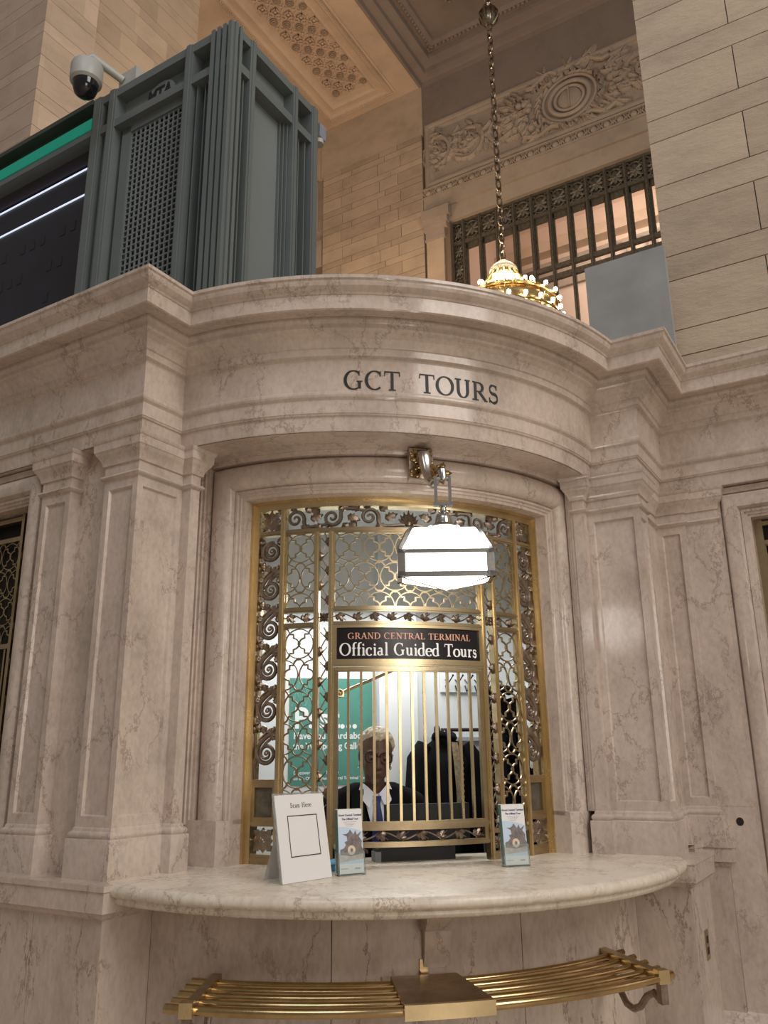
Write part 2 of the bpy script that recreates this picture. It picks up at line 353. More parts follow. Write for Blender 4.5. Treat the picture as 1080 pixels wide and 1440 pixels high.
pilaster([PRR(.355, -.25), PRR(.355, .010), PRR(.300, .010), PRR(.300, -.041), CRc(-.041), SB(.21, -.041), SB(.21, -.075), BW(-.075, -.041), BW(.075, -.041), BW(.075, -.06), BW(.235, -.06), BW(.235, -.14)], {3, 4, 7}, wall_right, [PRR(.355, -.25), PRR(.355, .010), PRR(.300, .010), PRR(.300, -.041), CRc(-.041), SB(.21, -.041), SB(.21, -.075), BW(-.075, -.041), BW(.075, -.041), BW(.075, -.12)])
m = MB(); m.grid([[(*q, z) for q in (BW(.075, -.061), BW(.235, -.061), BW(.235, -.14))] for z in (.42, 1.31)]); bp(m, 'wall_face', M_MARB, wall_right, 20)
m = MB(); m.grid([[(*PA(.66, -.1), z), (*PA(.22, -.1), z)] for z in (1.1, 2.9)]); bp(m, 'recessed_panel', M_MARB, wall_left)
# joint line across the recess
def frame3(mp, s0, s1, z0, z1, prof, kz=1.0, n=1):
    # mitred three sided frame: prof = (inset, depth); open at the foot
    m = MB(); rows = []
    for i, d in prof:
        row = [mp(s0+i, d, z0)]+[mp(s0+i+(s1-s0-2*i)*k/n, d, z1-i*kz) for k in range(n+1)]+[mp(s1-i, d, z0)]; rows.append(row)
    m.grid(rows); return m
WF = [(-.12, -.10), (-.03, -.10), (-.03, -.07), (0, -.07), (.004, -.085), (.008, -.085), (.010, -.065), (.022, -.055), (.05, -.05), (.08, -.06), (.092, -.085), (.096, -.08), (.108, -.08), (.11, -.09), (.122, -.09), (.124, -.10), (.136, -.10), (.136, -.24)]
window_right = frame3(lambda s, d, z: (*BW(s, d), z), .255, 1.6, .42, 2.84, WF).build('window_3', M_MARB); tag(window_right, 'marble framed ticket window at the right edge of the view', 'window', kind='structure')
m = MB(); m.add([(*BW(.3, -.22), .4), (*BW(1.6, -.22), .4), (*BW(1.6, -.22), 2.8), (*BW(.3, -.22), 2.8)], [(0, 1, 2, 3)]); m.build('window_back', M_BLACK, window_right)
m = MB(); m.add([(*BW(.39, -.18), .4), (*BW(.42, -.18), .4), (*BW(.42, -.18), 2.71), (*BW(.39, -.18), 2.71)], [(0, 1, 2, 3)]); m.build('brass_edge', M_BRASSD, window_right)
window_left = frame3(lambda s, d, z: (*PA(.70+2.2-s, d), z), 0, 2.2, ZC, 2.84, WF).build('window_2', M_MARB); tag(window_left, 'marble framed ticket window at the left edge of the view', 'window', kind='structure')
m = MB(); m.add([(*PA(.75, -.25), ZC), (*PA(2.8, -.25), ZC), (*PA(2.8, -.25), 2.8), (*PA(.75, -.25), 2.8)], [(0, 1, 2, 3)]); m.build('window_back', M_BLACK, window_left)
m = MB(); m.grid([[(*PA(7, -.1), z), (*PA(2.9, -.1), z)] for z in (1.1, 2.9)]); bp(m, 'wall_face', M_MARB, wall_left)
m = MB(); m.grid([[(*BW(1.6, -.1), z), (*BW(5, -.1), z)] for z in (.4, 2.9)]); bp(m, 'wall_face', M_MARB, wall_right)
m = MB(); m.grid([[(*BW(.2, -.105), z), (*BW(.27, -.105), z)] for z in (.4, 2.9)]); bp(m, 'wall_face', M_MARB, wall_right)

# ---- marble surround of the bowed window
tor = [(.006+.052*(1-cos(pi*k/10)), 1.290+.034*sin(pi*k/10)) for k in range(11)]
BF = [(-.30, 1.346), (-.042, 1.346), (-.040, 1.338), (-.028, 1.338), (-.026, 1.330), (-.014, 1.330), (-.012, 1.322), (0, 1.320), (.001, 1.280), (.005, 1.280)]+tor+[(.112, 1.272), (.114, 1.281), (.124, 1.281), (.126, 1.270), (.136, 1.270), (.138, 1.262), (.150, 1.260), (.150, 1.12)]
sw = .885
m = frame3(Gr, -sw, sw, 1.28, 2.857, [(i, r) for i, r in BF], 1.10, 40); bp(m, 'window_surround', M_MARB, wall_front, 35)
for q_a, q_b in ((Gr(-sw-.036, 1.345, 0), PRL(.3548, .008)), (PRR(.3548, .008), Gr(sw+.036, 1.345, 0))):
    m = MB(); m.grid([[(q_a[0], q_a[1], z), (q_b[0], q_b[1], z)] for z in (ZC, 2.876)]); bp(m, 'filler_strip', M_MARB, wall_front)
fl_ = [PRR(.400, -.05), PRR(.396, -.008), PRR(.386, -.006), PRR(.384, -.001), PRR(.372, .0), PRR(.370, .005), PRR(.350, .006)]
m = MB(); m.grid([[(*q, z) for q in fl_] for z in (1.298, 2.876)]); bp(m, 'edge_moulding', M_MARB, wall_front, 15)
for sg in (-1, 1):
    m = MB(); n = 8; e0, e1 = sw+.07, sw-.118
    ro = [Gr(sg*(e0+(e1-e0)*k/n), 1.330, 0)[:2] for k in range(n+1)]; ro += [Gr(sg*(e1-.012), 1.312, 0)[:2], Gr(sg*(sw-.150), 1.285, 0)[:2], Gr(sg*(sw-.150), 1.12, 0)[:2]]
    bk = Gr(sg*e0, 1.2, 0)[:2]
    m.grid([[(*q, ZC) for q in ro], [(*q, 1.298) for q in ro], [(*(Vector(q)*.5+Vector(bk)*.5), 1.300) for q in ro]]); bp(m, 'plinth', M_MARB, wall_front, 25)
m = MB(); m.box(-.031, .061, 0, .10, 2.735, 2.874, 4); bp(m, 'keystone_block', M_MARB, wall_front, 30, lambda x, y, z: Gr(x, 1.262+y, z))

# ---- counter
def counter_outline(dr):
    Rc, cyy = 1.405+dr, .982; t1 = math.asin((1.158)/Rc)
    return [Vector((Rc*sin(-t1+2*t1*i/60), cyy-Rc*cos(-t1+2*t1*i/60))) for i in range(61)]
zt = ZC+.0008
rows = []
for dr, z in [(-.06, 1.050), (-.036, 1.050), (-.027, 1.055), (-.022, 1.064), (-.024, 1.073), (-.018, 1.077), (-.004, 1.081), (.003, 1.090), (.005, 1.100), (.001, 1.110), (-.006, 1.117), (-.014, zt)]:
    rows.append([(*q, z) for q in counter_outline(dr)])
m = MB(); m.grid(rows)
back = [Vector((-.78, .52)), Vector((-.70, .98)), Vector((.78, .98)), Vector((.86, .52))]
top = counter_outline(-.014); bl_ = [PRL(.30, -.10), PRL(.36, -.2)]; br_ = [mir(bl_[1]), mir(bl_[0])]
poly = top+[CRc(-.02)]+[br_[1], br_[0]]+[Vector((.86, .60)), Vector((.80, .68)), Vector((-.72, .68)), Vector((-.80, .60))]+[bl_[1], bl_[0]]+[CLc(-.02)]
m.add([(*q, zt) for q in poly], [tuple(range(len(poly)))])
poly2 = counter_outline(-.06)+[Vector((.8, .68)), Vector((-.8, .68))]; m.add([(*q, 1.050) for q in poly2], [tuple(reversed(range(len(poly2))))])
counter = m.build('counter', M_COUNT); tag(counter, 'pale veined marble counter with rounded edge curving below the brass window', 'counter')
# corbel under the counter
m = MB(); prf = [(.03, .83), (.035, .83), (.05, .86), (.062, .90), (.068, .94), (.068, .955), (.105, .960), (.125, .985), (.135, 1.01), (.15, 1.06), (.03, 1.06)]
def cb(s, p, z): t = s/R-.012; return ((R+p)*sin(t), yc-(R+p)*cos(t), z)
for x0, x1, pr_ in ((-.045, .045, prf[:6]+[(.068, 1.06), (.03, 1.06)]), (-.052, .052, [(.03, .955), (.105, .960), (.125, .985), (.135, 1.01), (.15, 1.06), (.03, 1.06)])):
    n = len(pr_); m.add([cb(x0, *q) for q in pr_]+[cb(x1, *q) for q in pr_], [tuple(range(n)), tuple(reversed(range(n, 2*n)))]+[(i, (i+1) % n, n+(i+1) % n, n+i) for i in range(n)])
bp(m, 'corbel', M_MARB, wall_front, 25)

# ---- booth interior
M_WHITE = paint('booth_white', (.78, .80, .79), .9, .03, 2); M_WHITE.node_tree.nodes['Principled BSDF'].inputs['Specular IOR Level'].default_value = .1
wb = MB(); wb.grid([[(x, 1.72, z) for x in (-1.5, 1.7)] for z in (0, 2.88)]); wb = wb.build('wall_booth_back', M_WHITE); tag(wb, 'white painted back wall inside the ticket booth', 'wall', kind='structure')
wb2 = MB(); wb2.grid([[(-.92, y, z) for y in (.55, 1.72)] for z in (0, 2.88)]); wb2.grid([[(1.12, y, z) for y in (.55, 1.72)] for z in (0, 2.88)]); tag(wb2.build('wall_booth_side', M_WHITE), 'white side walls inside the ticket booth', 'wall', kind='structure')
wb3 = MB(); q_ = [Gr(-.76+1.52*i/24, 1.15, 2.862) for i in range(25)]+[(1.14, 1.75, 2.862), (-.94, 1.75, 2.862)]; wb3.add(q_, [tuple(range(len(q_)))]); tag(wb3.build('ceiling_booth', M_WHITE), 'white ceiling inside the ticket booth', 'ceiling', kind='structure')
# a shallow boxed-in corner of the back wall
m = MB(); m.box(.19, .42, 1.64, 1.72, .0, 2.86); m.build('wall_pier', M_WHITE, wb)
# ------------------------------------------------------------------ serif lettering drawn as pen strokes
def arcp(cx, cy, rx, ry, a0, a1, n=18): return [(cx+rx*cos(radians(a0+(a1-a0)*i/n)), cy+ry*sin(radians(a0+(a1-a0)*i/n))) for i in range(n+1)]
def srf(x, y, w=.15): return ([(x-w, y), (x+w, y)], .05)
def st(x, y0, y1, k=.13): return ([(x, y0), (x, y1)], k)
XH = .62
GL = {
 'G': (1.02, [(arcp(.50, .5, .42, .49, 48, 300), 0), st(.80, .06, .42), srf(.80, .43), ([(.78, .97), (.78, .74)], .05), ([(.74, .10), (.80, .14)], .06)]),
 'C': (.93, [(arcp(.50, .5, .42, .49, 46, 312), 0), ([(.79, .98), (.79, .72)], .05)]),
 'T': (.84, [st(.42, 0, 1), ([(.03, .975), (.81, .975)], .055), ([(.045, 1), (.03, .76)], .04), ([(.795, 1), (.81, .76)], .04), srf(.42, .02, .18)]),
 'O': (1.02, [(arcp(.51, .5, .43, .49, 0, 360, 30), 0)]),
 'U': (.94, [([(.19, 1), (.19, .38)]+arcp(.46, .38, .27, .36, 180, 360, 14)+[(.73, .38), (.73, 1)], 0), srf(.19, .98, .17), srf(.73, .98, .15)]),
 'R': (.90, [st(.20, 0, 1), (arcp(.40, .73, .24, .245, 90, -90, 12), 0), ([(.2, .975), (.4, .975)], .05), ([(.2, .485), (.4, .485)], .05), ([(.42, .48), (.80, .03)], .12), srf(.20, .02, .18), srf(.82, .02, .09), ([(.04, .98), (.2, .98)], .05)]),
 'S': (.70, [(arcp(.36, .745, .22, .235, 40, 250, 14)+arcp(.35, .27, .25, .25, 65, -150, 16), 'S'), ([(.55, .99), (.55, .74)], .045), ([(.11, .01), (.11, .28)], .045)]),
 'A': (.92, [([(.10, 0), (.45, 1)], .055), ([(.45, 1), (.80, 0)], .13), ([(.22, .33), (.66, .33)], .05), srf(.10, .02, .12), srf(.80, .02, .15)]),
 'N': (.98, [([(.20, 0), (.20, 1)], .055), ([(.20, .98), (.80, .02)], .13), ([(.80, 0), (.80, 1)], .055), srf(.20, .02, .13), srf(.80, .98, .14), ([(.03, .98), (.22, .98)], .05)]),
 'D': (1.0, [st(.20, 0, 1), (arcp(.42, .5, .45, .485, 90, -90, 18), 0), ([(.04, .98), (.42, .98)], .05), ([(.04, .02), (.42, .02)], .05)]),
 'E': (.82, [st(.20, 0, 1), ([(.04, .975), (.68, .975)], .05), ([(.04, .025), (.72, .025)], .05), ([(.2, .51), (.55, .51)], .05), ([(.68, 1), (.69, .78)], .04), ([(.72, 0), (.75, .24)], .04), ([(.55, .40), (.55, .62)], .04)]),
 'M': (1.18, [([(.20, 0), (.22, 1)], .055), ([(.22, 1), (.58, .05)], .13), ([(.58, .05), (.96, 1)], .055), st(.98, 0, 1), srf(.20, .02, .13), srf(.98, .02, .17), ([(.05, .98), (.24, .98)], .05), ([(.95, .98), (1.12, .98)], .05)]),
 'I': (.42, [st(.20, 0, 1), srf(.20, .02, .17), srf(.20, .98, .17)]),
 'L': (.78, [st(.20, 0, 1), srf(.20, .98, .17), ([(.04, .025), (.68, .025)], .05), ([(.68, 0), (.71, .26)], .045)]),
 'H': (1.02, [st(.20, 0, 1), st(.80, 0, 1), ([(.2, .51), (.8, .51)], .05), srf(.2, .02, .16), srf(.2, .98, .16), srf(.8, .02, .16), srf(.8, .98, .16)]),
 'f': (.40, [([(.20, 0), (.20, .80)]+arcp(.40, .82, .20, .21, 180, 70, 8), 'k'), ([(.05, XH-.03), (.40, XH-.03)], .05), srf(.20, .02, .14)]),
 'i': (.34, [st(.18, 0, XH, .12), srf(.18, .02, .14), ([(.05, XH-.02), (.2, XH)], .05), (arcp(.17, .86, .03, .03, 0, 360, 8), .09)]),
 'c': (.58, [(arcp(.32, .30, .26, .31, 45, 318), 0), (arcp(.47, .48, .03, .03, 0, 360, 6), .05)]),
 'a': (.60, [([(.40, .05), (.40, .42)]+arcp(.27, .43, .13, .17, 0, 155, 8), 'k'), (arcp(.24, .17, .16, .16, 60, 330, 12), 0), ([(.40, .08), (.55, .04)], .06)]),
 'l': (.34, [st(.18, 0, 1.04, .12), srf(.18, .02, .14), ([(.04, 1.02), (.2, 1.04)], .05)]),
 'u': (.70, [([(.16, XH), (.16, .2)]+arcp(.32, .2, .16, .18, 180, 330, 8)+[(.5, .2)], 'k'), st(.52, .02, XH, .12), ([(.02, XH-.02), (.18, XH)], .05), ([(.38, XH-.02), (.54, XH)], .05), ([(.52, .03), (.66, .05)], .05)]),
 'd': (.68, [(arcp(.32, .30, .26, .31, 20, 340), 0), st(.52, .02, 1.04, .12), ([(.38, 1.02), (.54, 1.04)], .05), ([(.52, .03), (.66, .05)], .05)]),
 'e': (.58, [(arcp(.32, .30, .26, .31, 5, 320), 0), ([(.08, .34), (.56, .34)], .045)]),
 'o': (.66, [(arcp(.33, .305, .28, .31, 0, 360, 24), 0)]),
 'r': (.48, [st(.18, 0, XH, .12), srf(.18, .02, .14), ([(.04, XH-.02), (.2, XH)], .05), (arcp(.38, .42, .17, .19, 165, 60, 6), 0), (arcp(.44, .57, .03, .03, 0, 360, 6), .06)]),
 's': (.48, [(arcp(.24, .46, .14, .145, 40, 250, 10)+arcp(.23, .165, .165, .16, 65, -150, 12), 'S'), ([(.37, XH), (.37, .45)], .04), ([(.065, .0), (.065, .17)], .04)]),
 'n': (.72, [st(.18, 0, XH, .12), srf(.18, .02, .13), ([(.04, XH-.02), (.2, XH)], .05), (arcp(.38, .40, .17, .2, 160, 0, 10)+[(.55, .38), (.55, 0)], 'k'), srf(.55, .02, .13)]),
 ' ': (.42, []),
}
def glyph(ch, bold=1.0):
    m = MB(); adv, strokes = GL[ch]
    for pts, k in strokes:
        ws = []
        for i in range(len(pts)):
            p, q = pts[max(i-1, 0)], pts[min(i+1, len(pts)-1)]; dx, dy = q[0]-p[0], q[1]-p[1]; L = hypot(dx, dy) or 1
            if k == 0 or k == 'k': w = .045+(.095 if k == 0 else .08)*(abs(dy)/L)**1.6
            elif k == 'S': w = .05+.085*(abs(dx)/L)**1.2*(1 if .15 < i/(len(pts)-1) < .85 else .2)
            else: w = k
            ws.append(w*bold)
        m.ribbon(pts, ws, 0, 1)
    return m, adv
def text_mb(s, bold=1.0, track=.06):
    m = MB(); x = 0; lets = []
    for ch in s:
        g, adv = glyph(ch, bold); m.add([(p[0]+x, p[1], p[2]) for p in g.v], g.f); lets.append((ch, x, g)); x += adv+track
    return m, x-track, lets
def place_text(s, s0, s1, zb, h, y0, y1, fmap, name, mt, parent, bold=1.0, track=.06):
    m, w, _ = text_mb(s, bold, track); k = (s1-s0)/w
    return m.build(name, mt, parent, lambda x, y, z: fmap(s0+x*k, y0+(y1-y0)*y, zb+z*h), 0)
M_INK = paint('black_letter_fill', (.012, .013, .014), .5, .1)
# frieze lettering, one mesh per letter
_, wtot, lets = text_mb('GCT  TOURS', 1.12, .05); k = (.372+.345)/wtot
def Fm(s, y, z): t = s/R; r = R-.002+y*.005; return (r*sin(t), yc-r*cos(t), z)
for ch, x, g in lets:
    if ch != ' ':
        g.build('letter', M_INK, ent, lambda X, Y, Z, x=x: Fm(-.345+(x+X)*k, Y, 3.053+Z*.088), 0)

# ------------------------------------------------------------------ brass window grille
grille = empty('window_grille', Gr(0, gr, ZC), 'curved brass and bronze ticket window grille with quatrefoil lattice and scrollwork', 'window grille')
def gb(m, name, mt, smooth=40): return pin(m.build(name, mt, None, Gm, smooth), grille)
so, si = .757, .700
for sg in (-1, 1):
    m = MB(); m.box(min(sg*so, sg*(so-.020)), max(sg*so, sg*(so-.020)), -.05, .050, ZC+.001, 2.712, 2)
    m.box(min(sg*(so-.019), sg*(so-.034)), max(sg*(so-.019), sg*(so-.034)), -.05, .036, ZC+.001, 2.695, 1)
    m.box(min(sg*(so-.033), sg*si), max(sg*(so-.033), sg*si), -.04, .020, ZC+.001, 2.68, 2); gb(m, 'frame_jamb', M_BRASS, 20)
m = MB(); m.box(-so, so, -.05, .050, 2.694, 2.712, 40); m.box(-so+.01, so-.01, -.05, .036, 2.680, 2.695, 40); m.box(-si, si, -.04, .020, 2.652, 2.681, 40); gb(m, 'frame_head', M_BRASS, 20)
def hrail(s0, s1, z0, z1, mt=None, d=.014, name='rail'):
    m = MB(); n = max(2, int((s1-s0)/.035)); m.box(s0, s1, -d, d, z0, z1, n); m.box(s0, s1, -d, d+.005, z0+(z1-z0)*.3, z1-(z1-z0)*.3, n); gb(m, name, mt or M_BRASSD, 20)
def post(s, w, z0, z1, mt=None, d=.018):
    m = MB(); m.box(s-w/2, s+w/2, -d, d, z0, z1); m.box(s-w/5, s+w/5, d-.002, d+.005, z0, z1); gb(m, 'post', mt or M_BRASS, 20)
for sg in (-1, 1):
    post(sg*.580, .026, ZC+.001, 2.655); post(sg*.420, .022, ZC+.001, 2.535); post(sg*.354, .022, ZC+.001, 2.535)
    x0, x1 = sorted((sg*si, sg*.593)); hrail(x0, x1, 2.531, 2.553); hrail(x0, x1, 1.436, 1.456); hrail(x0, x1, 1.268, 1.292); hrail(x0, x1, ZC+.001, 1.158)
    x0, x1 = sorted((sg*.567, sg*.343)); hrail(x0, x1, ZC+.001, 1.15); hrail(x0, x1, 1.225, 1.243)
    x0, x1 = sorted((sg*.567, sg*.431)); hrail(x0, x1, 2.166, 2.190); hrail(x0, x1, 2.097, 2.120)
    # recessed plaque with a raised border
    x0, x1 = sorted((sg*si, sg*.593)); m = MB(); m.box(x0+.004, x1-.004, -.010, -.004, 1.292, 1.436, 3); gb(m, 'plaque', M_IRON)
    m = MB()
    for b in ((x0, x0+.012, 1.292, 1.436), (x1-.012, x1, 1.292, 1.436), (x0, x1, 1.292, 1.304), (x0, x1, 1.424, 1.436)): m.box(b[0], b[1], -.008, .010, b[2], b[3], 2)
    gb(m, 'plaque_border', M_BRASSD, 20)
hrail(-.567, .567, 2.528, 2.553); hrail(-.343, .343, 2.166, 2.190); hrail(-.343, .343, 2.100, 2.122); hrail(-.343, .343, 1.925, 1.950, M_BRASS); hrail(-.335, .335, 1.902, 1.922, M_BRASS, .010)
hrail(-.343, .343, 1.252, 1.286, None, .012); hrail(-.343, .343, 1.186, 1.207, None, .012)

def clip_runs(pts, s0, s1, z0, z1, closed):
    if closed: pts = pts+[pts[0]]
    runs, cur = [], []
    for p in pts:
        if s0-1e-6 <= p[0] <= s1+1e-6 and z0-1e-6 <= p[1] <= z1+1e-6: cur.append(p)
        else:
            if len(cur) > 1: runs.append(cur)
            cur = []
    if len(cur) > 1: runs.append(cur)
    return runs
def quatre(cx, cz, hx, hz):
    q = []
    lobe = [(.62, .36)]+[(.58+.42*cos(t), .36*sin(t)) for t in [radians(x) for x in (78, 62, 46, 30, 15, 0, -15, -30, -46, -62, -78)]]+[(.62, -.36)]
    lobe = lobe[::-1]
    for k in range(4):
        c_, s_ = [(1, 0), (0, 1), (-1, 0), (0, -1)][k]
        L = lobe+[(.62, .62)]
        # densify
        for x, z in L: q.append((cx+hx*(x*c_-z*s_), cz+hz*(x*s_+z*c_)))
    out = []
    for i in range(len(q)):
        p, r = q[i], q[(i+1) % len(q)]
        for j in range(3): out.append((p[0]+(r[0]-p[0])*j/3, p[1]+(r[1]-p[1])*j/3))
    return out
def lattice_mb(s0, s1, z0, z1, P, H):
    m = MB(); nr = int((z1-z0)/H)+2; nc = int(round((s1-s0)/P))
    for r in range(nr):
        cz = z1-H*(r+.5)
        for i in range(-1, 2*nc+2):
            cx = s0+P*i/2
            if (i % 2 == 1) == (r % 2 == 0):
                pts = arcp(cx, cz, P*.475, H*.475, 0, 360, 44)[:-1]; w = .0046
                for b in ((0, H/2), (P/2, 0)):
                    for sg in (-1, 1):
                        bx, bz = cx+sg*b[0], cz+sg*b[1]
                        if s0-.002 <= bx <= s1+.002 and z0 <= bz <= z1: m.box(bx-.0055, bx+.0055, -.004, .006, bz-.0055, bz+.0055)
                if s0 < cx < s1 and z0 < cz < z1: m.box(cx-.006, cx+.006, -.004, .006, cz-.006, cz+.006)
            else:
                pts = quatre(cx, cz, P*.5, H*.5); w = .0062
            for run in clip_runs(pts, s0, s1, z0, z1, True): m.ribbon(run, w, -.003, .005)
    # thin border
    for b in ((s0, s0+.004, z0, z1), (s1-.004, s1, z0, z1)): m.box(b[0], b[1], -.003, .004, b[2], b[3])
    return m
def lattice(s0, s1, z0, z1, P, H, name='lattice_panel'): return gb(lattice_mb(s0, s1, z0, z1, P, H), name, M_BRASSD, 30)
for sg in (-1, 1):
    x0, x1 = sorted((sg*.567, sg*.431)); lattice(x0, x1, 2.190, 2.530, x1-x0, .136); lattice(x0, x1, 1.243, 2.097, x1-x0, .136)
lattice(-.343, .343, 2.190, 2.530, .1372, .136)

def spiral(cx, cz, r0, r1, a0, turns, n=26, sg=1): return [(cx+sg*(r0+(r1-r0)*i/n)*cos(a0+turns*2*pi*i/n), cz+(r0+(r1-r0)*i/n)*sin(a0+turns*2*pi*i/n)) for i in range(n+1)]
def bez(p0, p1, p2, p3, n=10): return [tuple((1-t)**3*p0[k]+3*(1-t)**2*t*p1[k]+3*(1-t)*t*t*p2[k]+t**3*p3[k] for k in (0, 1)) for t in [i/n for i in range(n+1)]]
def xz(pts, y=0): return [(p[0], y, p[1]) for p in pts]
def vscroll(s0, s1, z0, z1, sg, nmod):
    m = MB(); cx = (s0+s1)/2; w = (s1-s0); H = (z1-z0)/nmod; rr = w*.36
    for i in range(nmod):
        cz = z1-H*(i+.40); ox = cx+sg*w*.04
        def at(r, an): return (ox+sg*r*cos(an), cz+r*sin(an))
        sp = [at(rr*(1-k/34)**.85+.006, pi+2*pi*1.85*k/34) for k in range(35)]
        st_ = (ox+sg*w*.40, cz+H*.62) if i else (ox+sg*w*.1, cz+rr*1.05)
        lead = bez(st_, (ox+sg*w*.30, cz+H*.42), (ox-sg*(rr+.006), cz+H*.34), sp[0], 12) if i else bez(st_, (ox-sg*w*.2, cz+rr*1.1), (ox-sg*(rr+.006), cz+rr*.6), sp[0], 6)
        path = lead[:-1]+sp; n = len(path)
        m.tube(xz(path, .002), [.0105-.006*max(0, (k-n+34)/34) for k in range(n)], 6, flat=1.15)
        ln = lead[2:-1] if i else []
        if ln: m.tube(xz([(p[0]+sg*.017, p[1]-.010) for p in ln]), .0065, 5, flat=1.2); m.tube(xz([(p[0]-sg*.016, p[1]+.008) for p in ln[:7]]), .005, 5, flat=1.2)
        m.ball((ox, .004, cz), .010, 8, 5)
        if i < nmod-1:
            for dx, dz, an, ll, ww in ((.20, -.42, -60, .060, .055), (.36, -.40, -95, .055, .045), (.10, -.50, -20, .055, .05), (.38, -.62, 60, .045, .045), (.02, -.40, -150, .035, .04), (-.40, -.34, 100, .040, .04), (-.36, -.42, 200, .030, .035), (-.40, .18, 95, .034, .034), (.40, .16, 85, .036, .034)):
                an = radians(an); an = an if sg > 0 else pi-an; m.leaf(cx+sg*dx*w, cz+dz*H, an, ll, ww, 0, .012)
            m.ball((cx-sg*w*.32, .004, cz-.40*H), .013, 8, 5); m.ball((cx-sg*w*.32, .012, cz-.40*H), .006, 6, 4)
            for k in range(5): m.leaf(cx-sg*w*.32, cz-.40*H, k*1.256, .022, .018, .004, .008)
    for b in (s0+.002, s1-.006): m.box(b, b+.004, -.006, .002, z0, z1)
    return gb(m, 'scroll_panel', M_BRONZE, 50)
vscroll(-si, -.593, 1.456, 2.531, 1, 6); vscroll(.593, si, 1.456, 2.531, -1, 6)
def rosette(cx, cz, w, h, name='rosette'):
    m = MB()
    for k in range(8):
        t = pi/4*k; q = .5*(1.0 if k % 2 == 0 else 1.28); m.leaf(cx, cz, t, min(w, h)*q, min(w, h)*.42, 0, .011)
    m.ball((cx, .006, cz), w*.10, 8, 5); return gb(m, name, M_BRONZE, 50)
for sg in (-1, 1):
    rosette(sg*.6465, 2.604, .098, .098); rosette(sg*.6465, 1.213, .10, .10); rosette(sg*.387, 2.143, .044, .044); rosette(sg*.387, 1.188, .05, .06)
def hscroll(s0, s1, z0, z1):
    m = MB(); cz = (z0+z1)/2; h = z1-z0
    for sg in (-1, 1):
        nm = 3; Lm = (s1-.05)/nm
        for i in range(nm):
            cx = sg*(.075+Lm*(i+.62)); fl = 1 if i % 2 == 0 else -1
            sp = spiral(cx, cz, .005, h*.42, radians(0), 1.55, 28, sg); sp = [(x, cz+fl*(z-cz)) for x, z in sp]
            m.tube(xz(sp, .002), [.005+.005*k/28 for k in range(29)], 6, flat=1.2)
            e = sp[-1]; d = (sp[-1][0]-sp[-2][0], sp[-1][1]-sp[-2][1]); L = hypot(*d); d = (d[0]/L, d[1]/L)
            tgt = (sg*max(.02, abs(cx)-Lm*.95), cz-fl*h*.30 if i else z0+.015)
            m.tube(xz(bez(e, (e[0]+d[0]*.05, e[1]+d[1]*.05), (tgt[0]+sg*.05, tgt[1]), tgt, 12), .002), [.010-.003*k/12 for k in range(13)], 6, flat=1.2)
            for dx, dz, an, ll in ((-.30, .30, 130, .05), (-.18, -.34, 210, .05), (.28, .32, 40, .045), (.34, -.25, -30, .04), (-.42, -.05, 160, .05), (.05, .40, 80, .03)):
                an = radians(an); an = an if sg > 0 else pi-an
                m.leaf(cx+sg*dx*Lm, cz+fl*dz*h, an*fl, ll*1.25, .046, 0, .013)
    for k in range(-3, 4): m.leaf(0, z0+.012, pi/2+k*.33, .075-.006*abs(k), .026, 0, .013)
    m.ball((0, .008, z0+.02), .014, 8, 5)
    return gb(m, 'scroll_frieze', M_BRONZE, 50)
hscroll(-.567, .567, 2.553, 2.655)
def vine(s0, s1, z0, z1, horiz, step=.062, name='vine_strip', mt=None):
    m = MB(); L = (s1-s0) if horiz else (z1-z0); wd = (z1-z0) if horiz else (s1-s0); n = max(2, int(L/step)); stp = L/n; pts = []
    def q(t, o): return ((s0+t, (z0+z1)/2+o) if horiz else ((s0+s1)/2+o, z0+t))
    for i in range(n*8+1): t = L*i/(n*8); pts.append(q(t, wd*.30*sin(pi*t/stp)))
    m.tube(xz(pts), .0032, 5)
    for i in range(n):
        t = stp*(i+.5); sd_ = 1 if i % 2 == 0 else -1; x, z = q(t-stp*.25, wd*.26*sd_)
        base = 0 if horiz else pi/2
        for da, ll in ((-sd_*.95, .9), (-sd_*.2, .72), (-sd_*1.7, .6)): m.leaf(x, z, base+da*(1 if horiz else 1)*(1 if horiz else 1), wd*ll*1.05, wd*.62, .001, .010)
        m.tube(xz([(x, z), q(t+stp*.2, -wd*.36*sd_)]), .002, 4)
    return gb(m, name, mt or M_BRONZE, 50)
for sg in (-1, 1):
    x0, x1 = sorted((sg*.409, sg*.365)); vine(x0, x1, 2.192, 2.528, False); vine(x0, x1, 1.243, 2.097, False)
    x0, x1 = sorted((sg*.567, sg*.431)); vine(x0, x1, 2.121, 2.165, True, .066)
vine(-.343, .343, 2.122, 2.165, True, .07); vine(-.343, .343, 1.207, 1.252, True, .085)
barm = MB(); barm.box(-.0055, .0055, -.006, .006, 0, .620); barm.box(-.002, .002, .005, .008, 0, .620); barme = barm.mesh('bar', None, 20); barme.materials.append(M_BRASS)
for i in range(11):
    s_ = (i-5)*.0556; x, y, z = Gm(s_, -.002, 1.285); inst(barme, 'bar', grille, None, Vector((x, y, z))-grille.location, (0, 0, th0+s_/gr))
# gate stiles beside the bars
for sg in (-1, 1):
    m = MB(); x0, x1 = sorted((sg*.343, sg*.322)); m.box(x0, x1, -.010, .010, 1.186, 1.922); gb(m, 'gate_stile', M_BRASSD, 20)
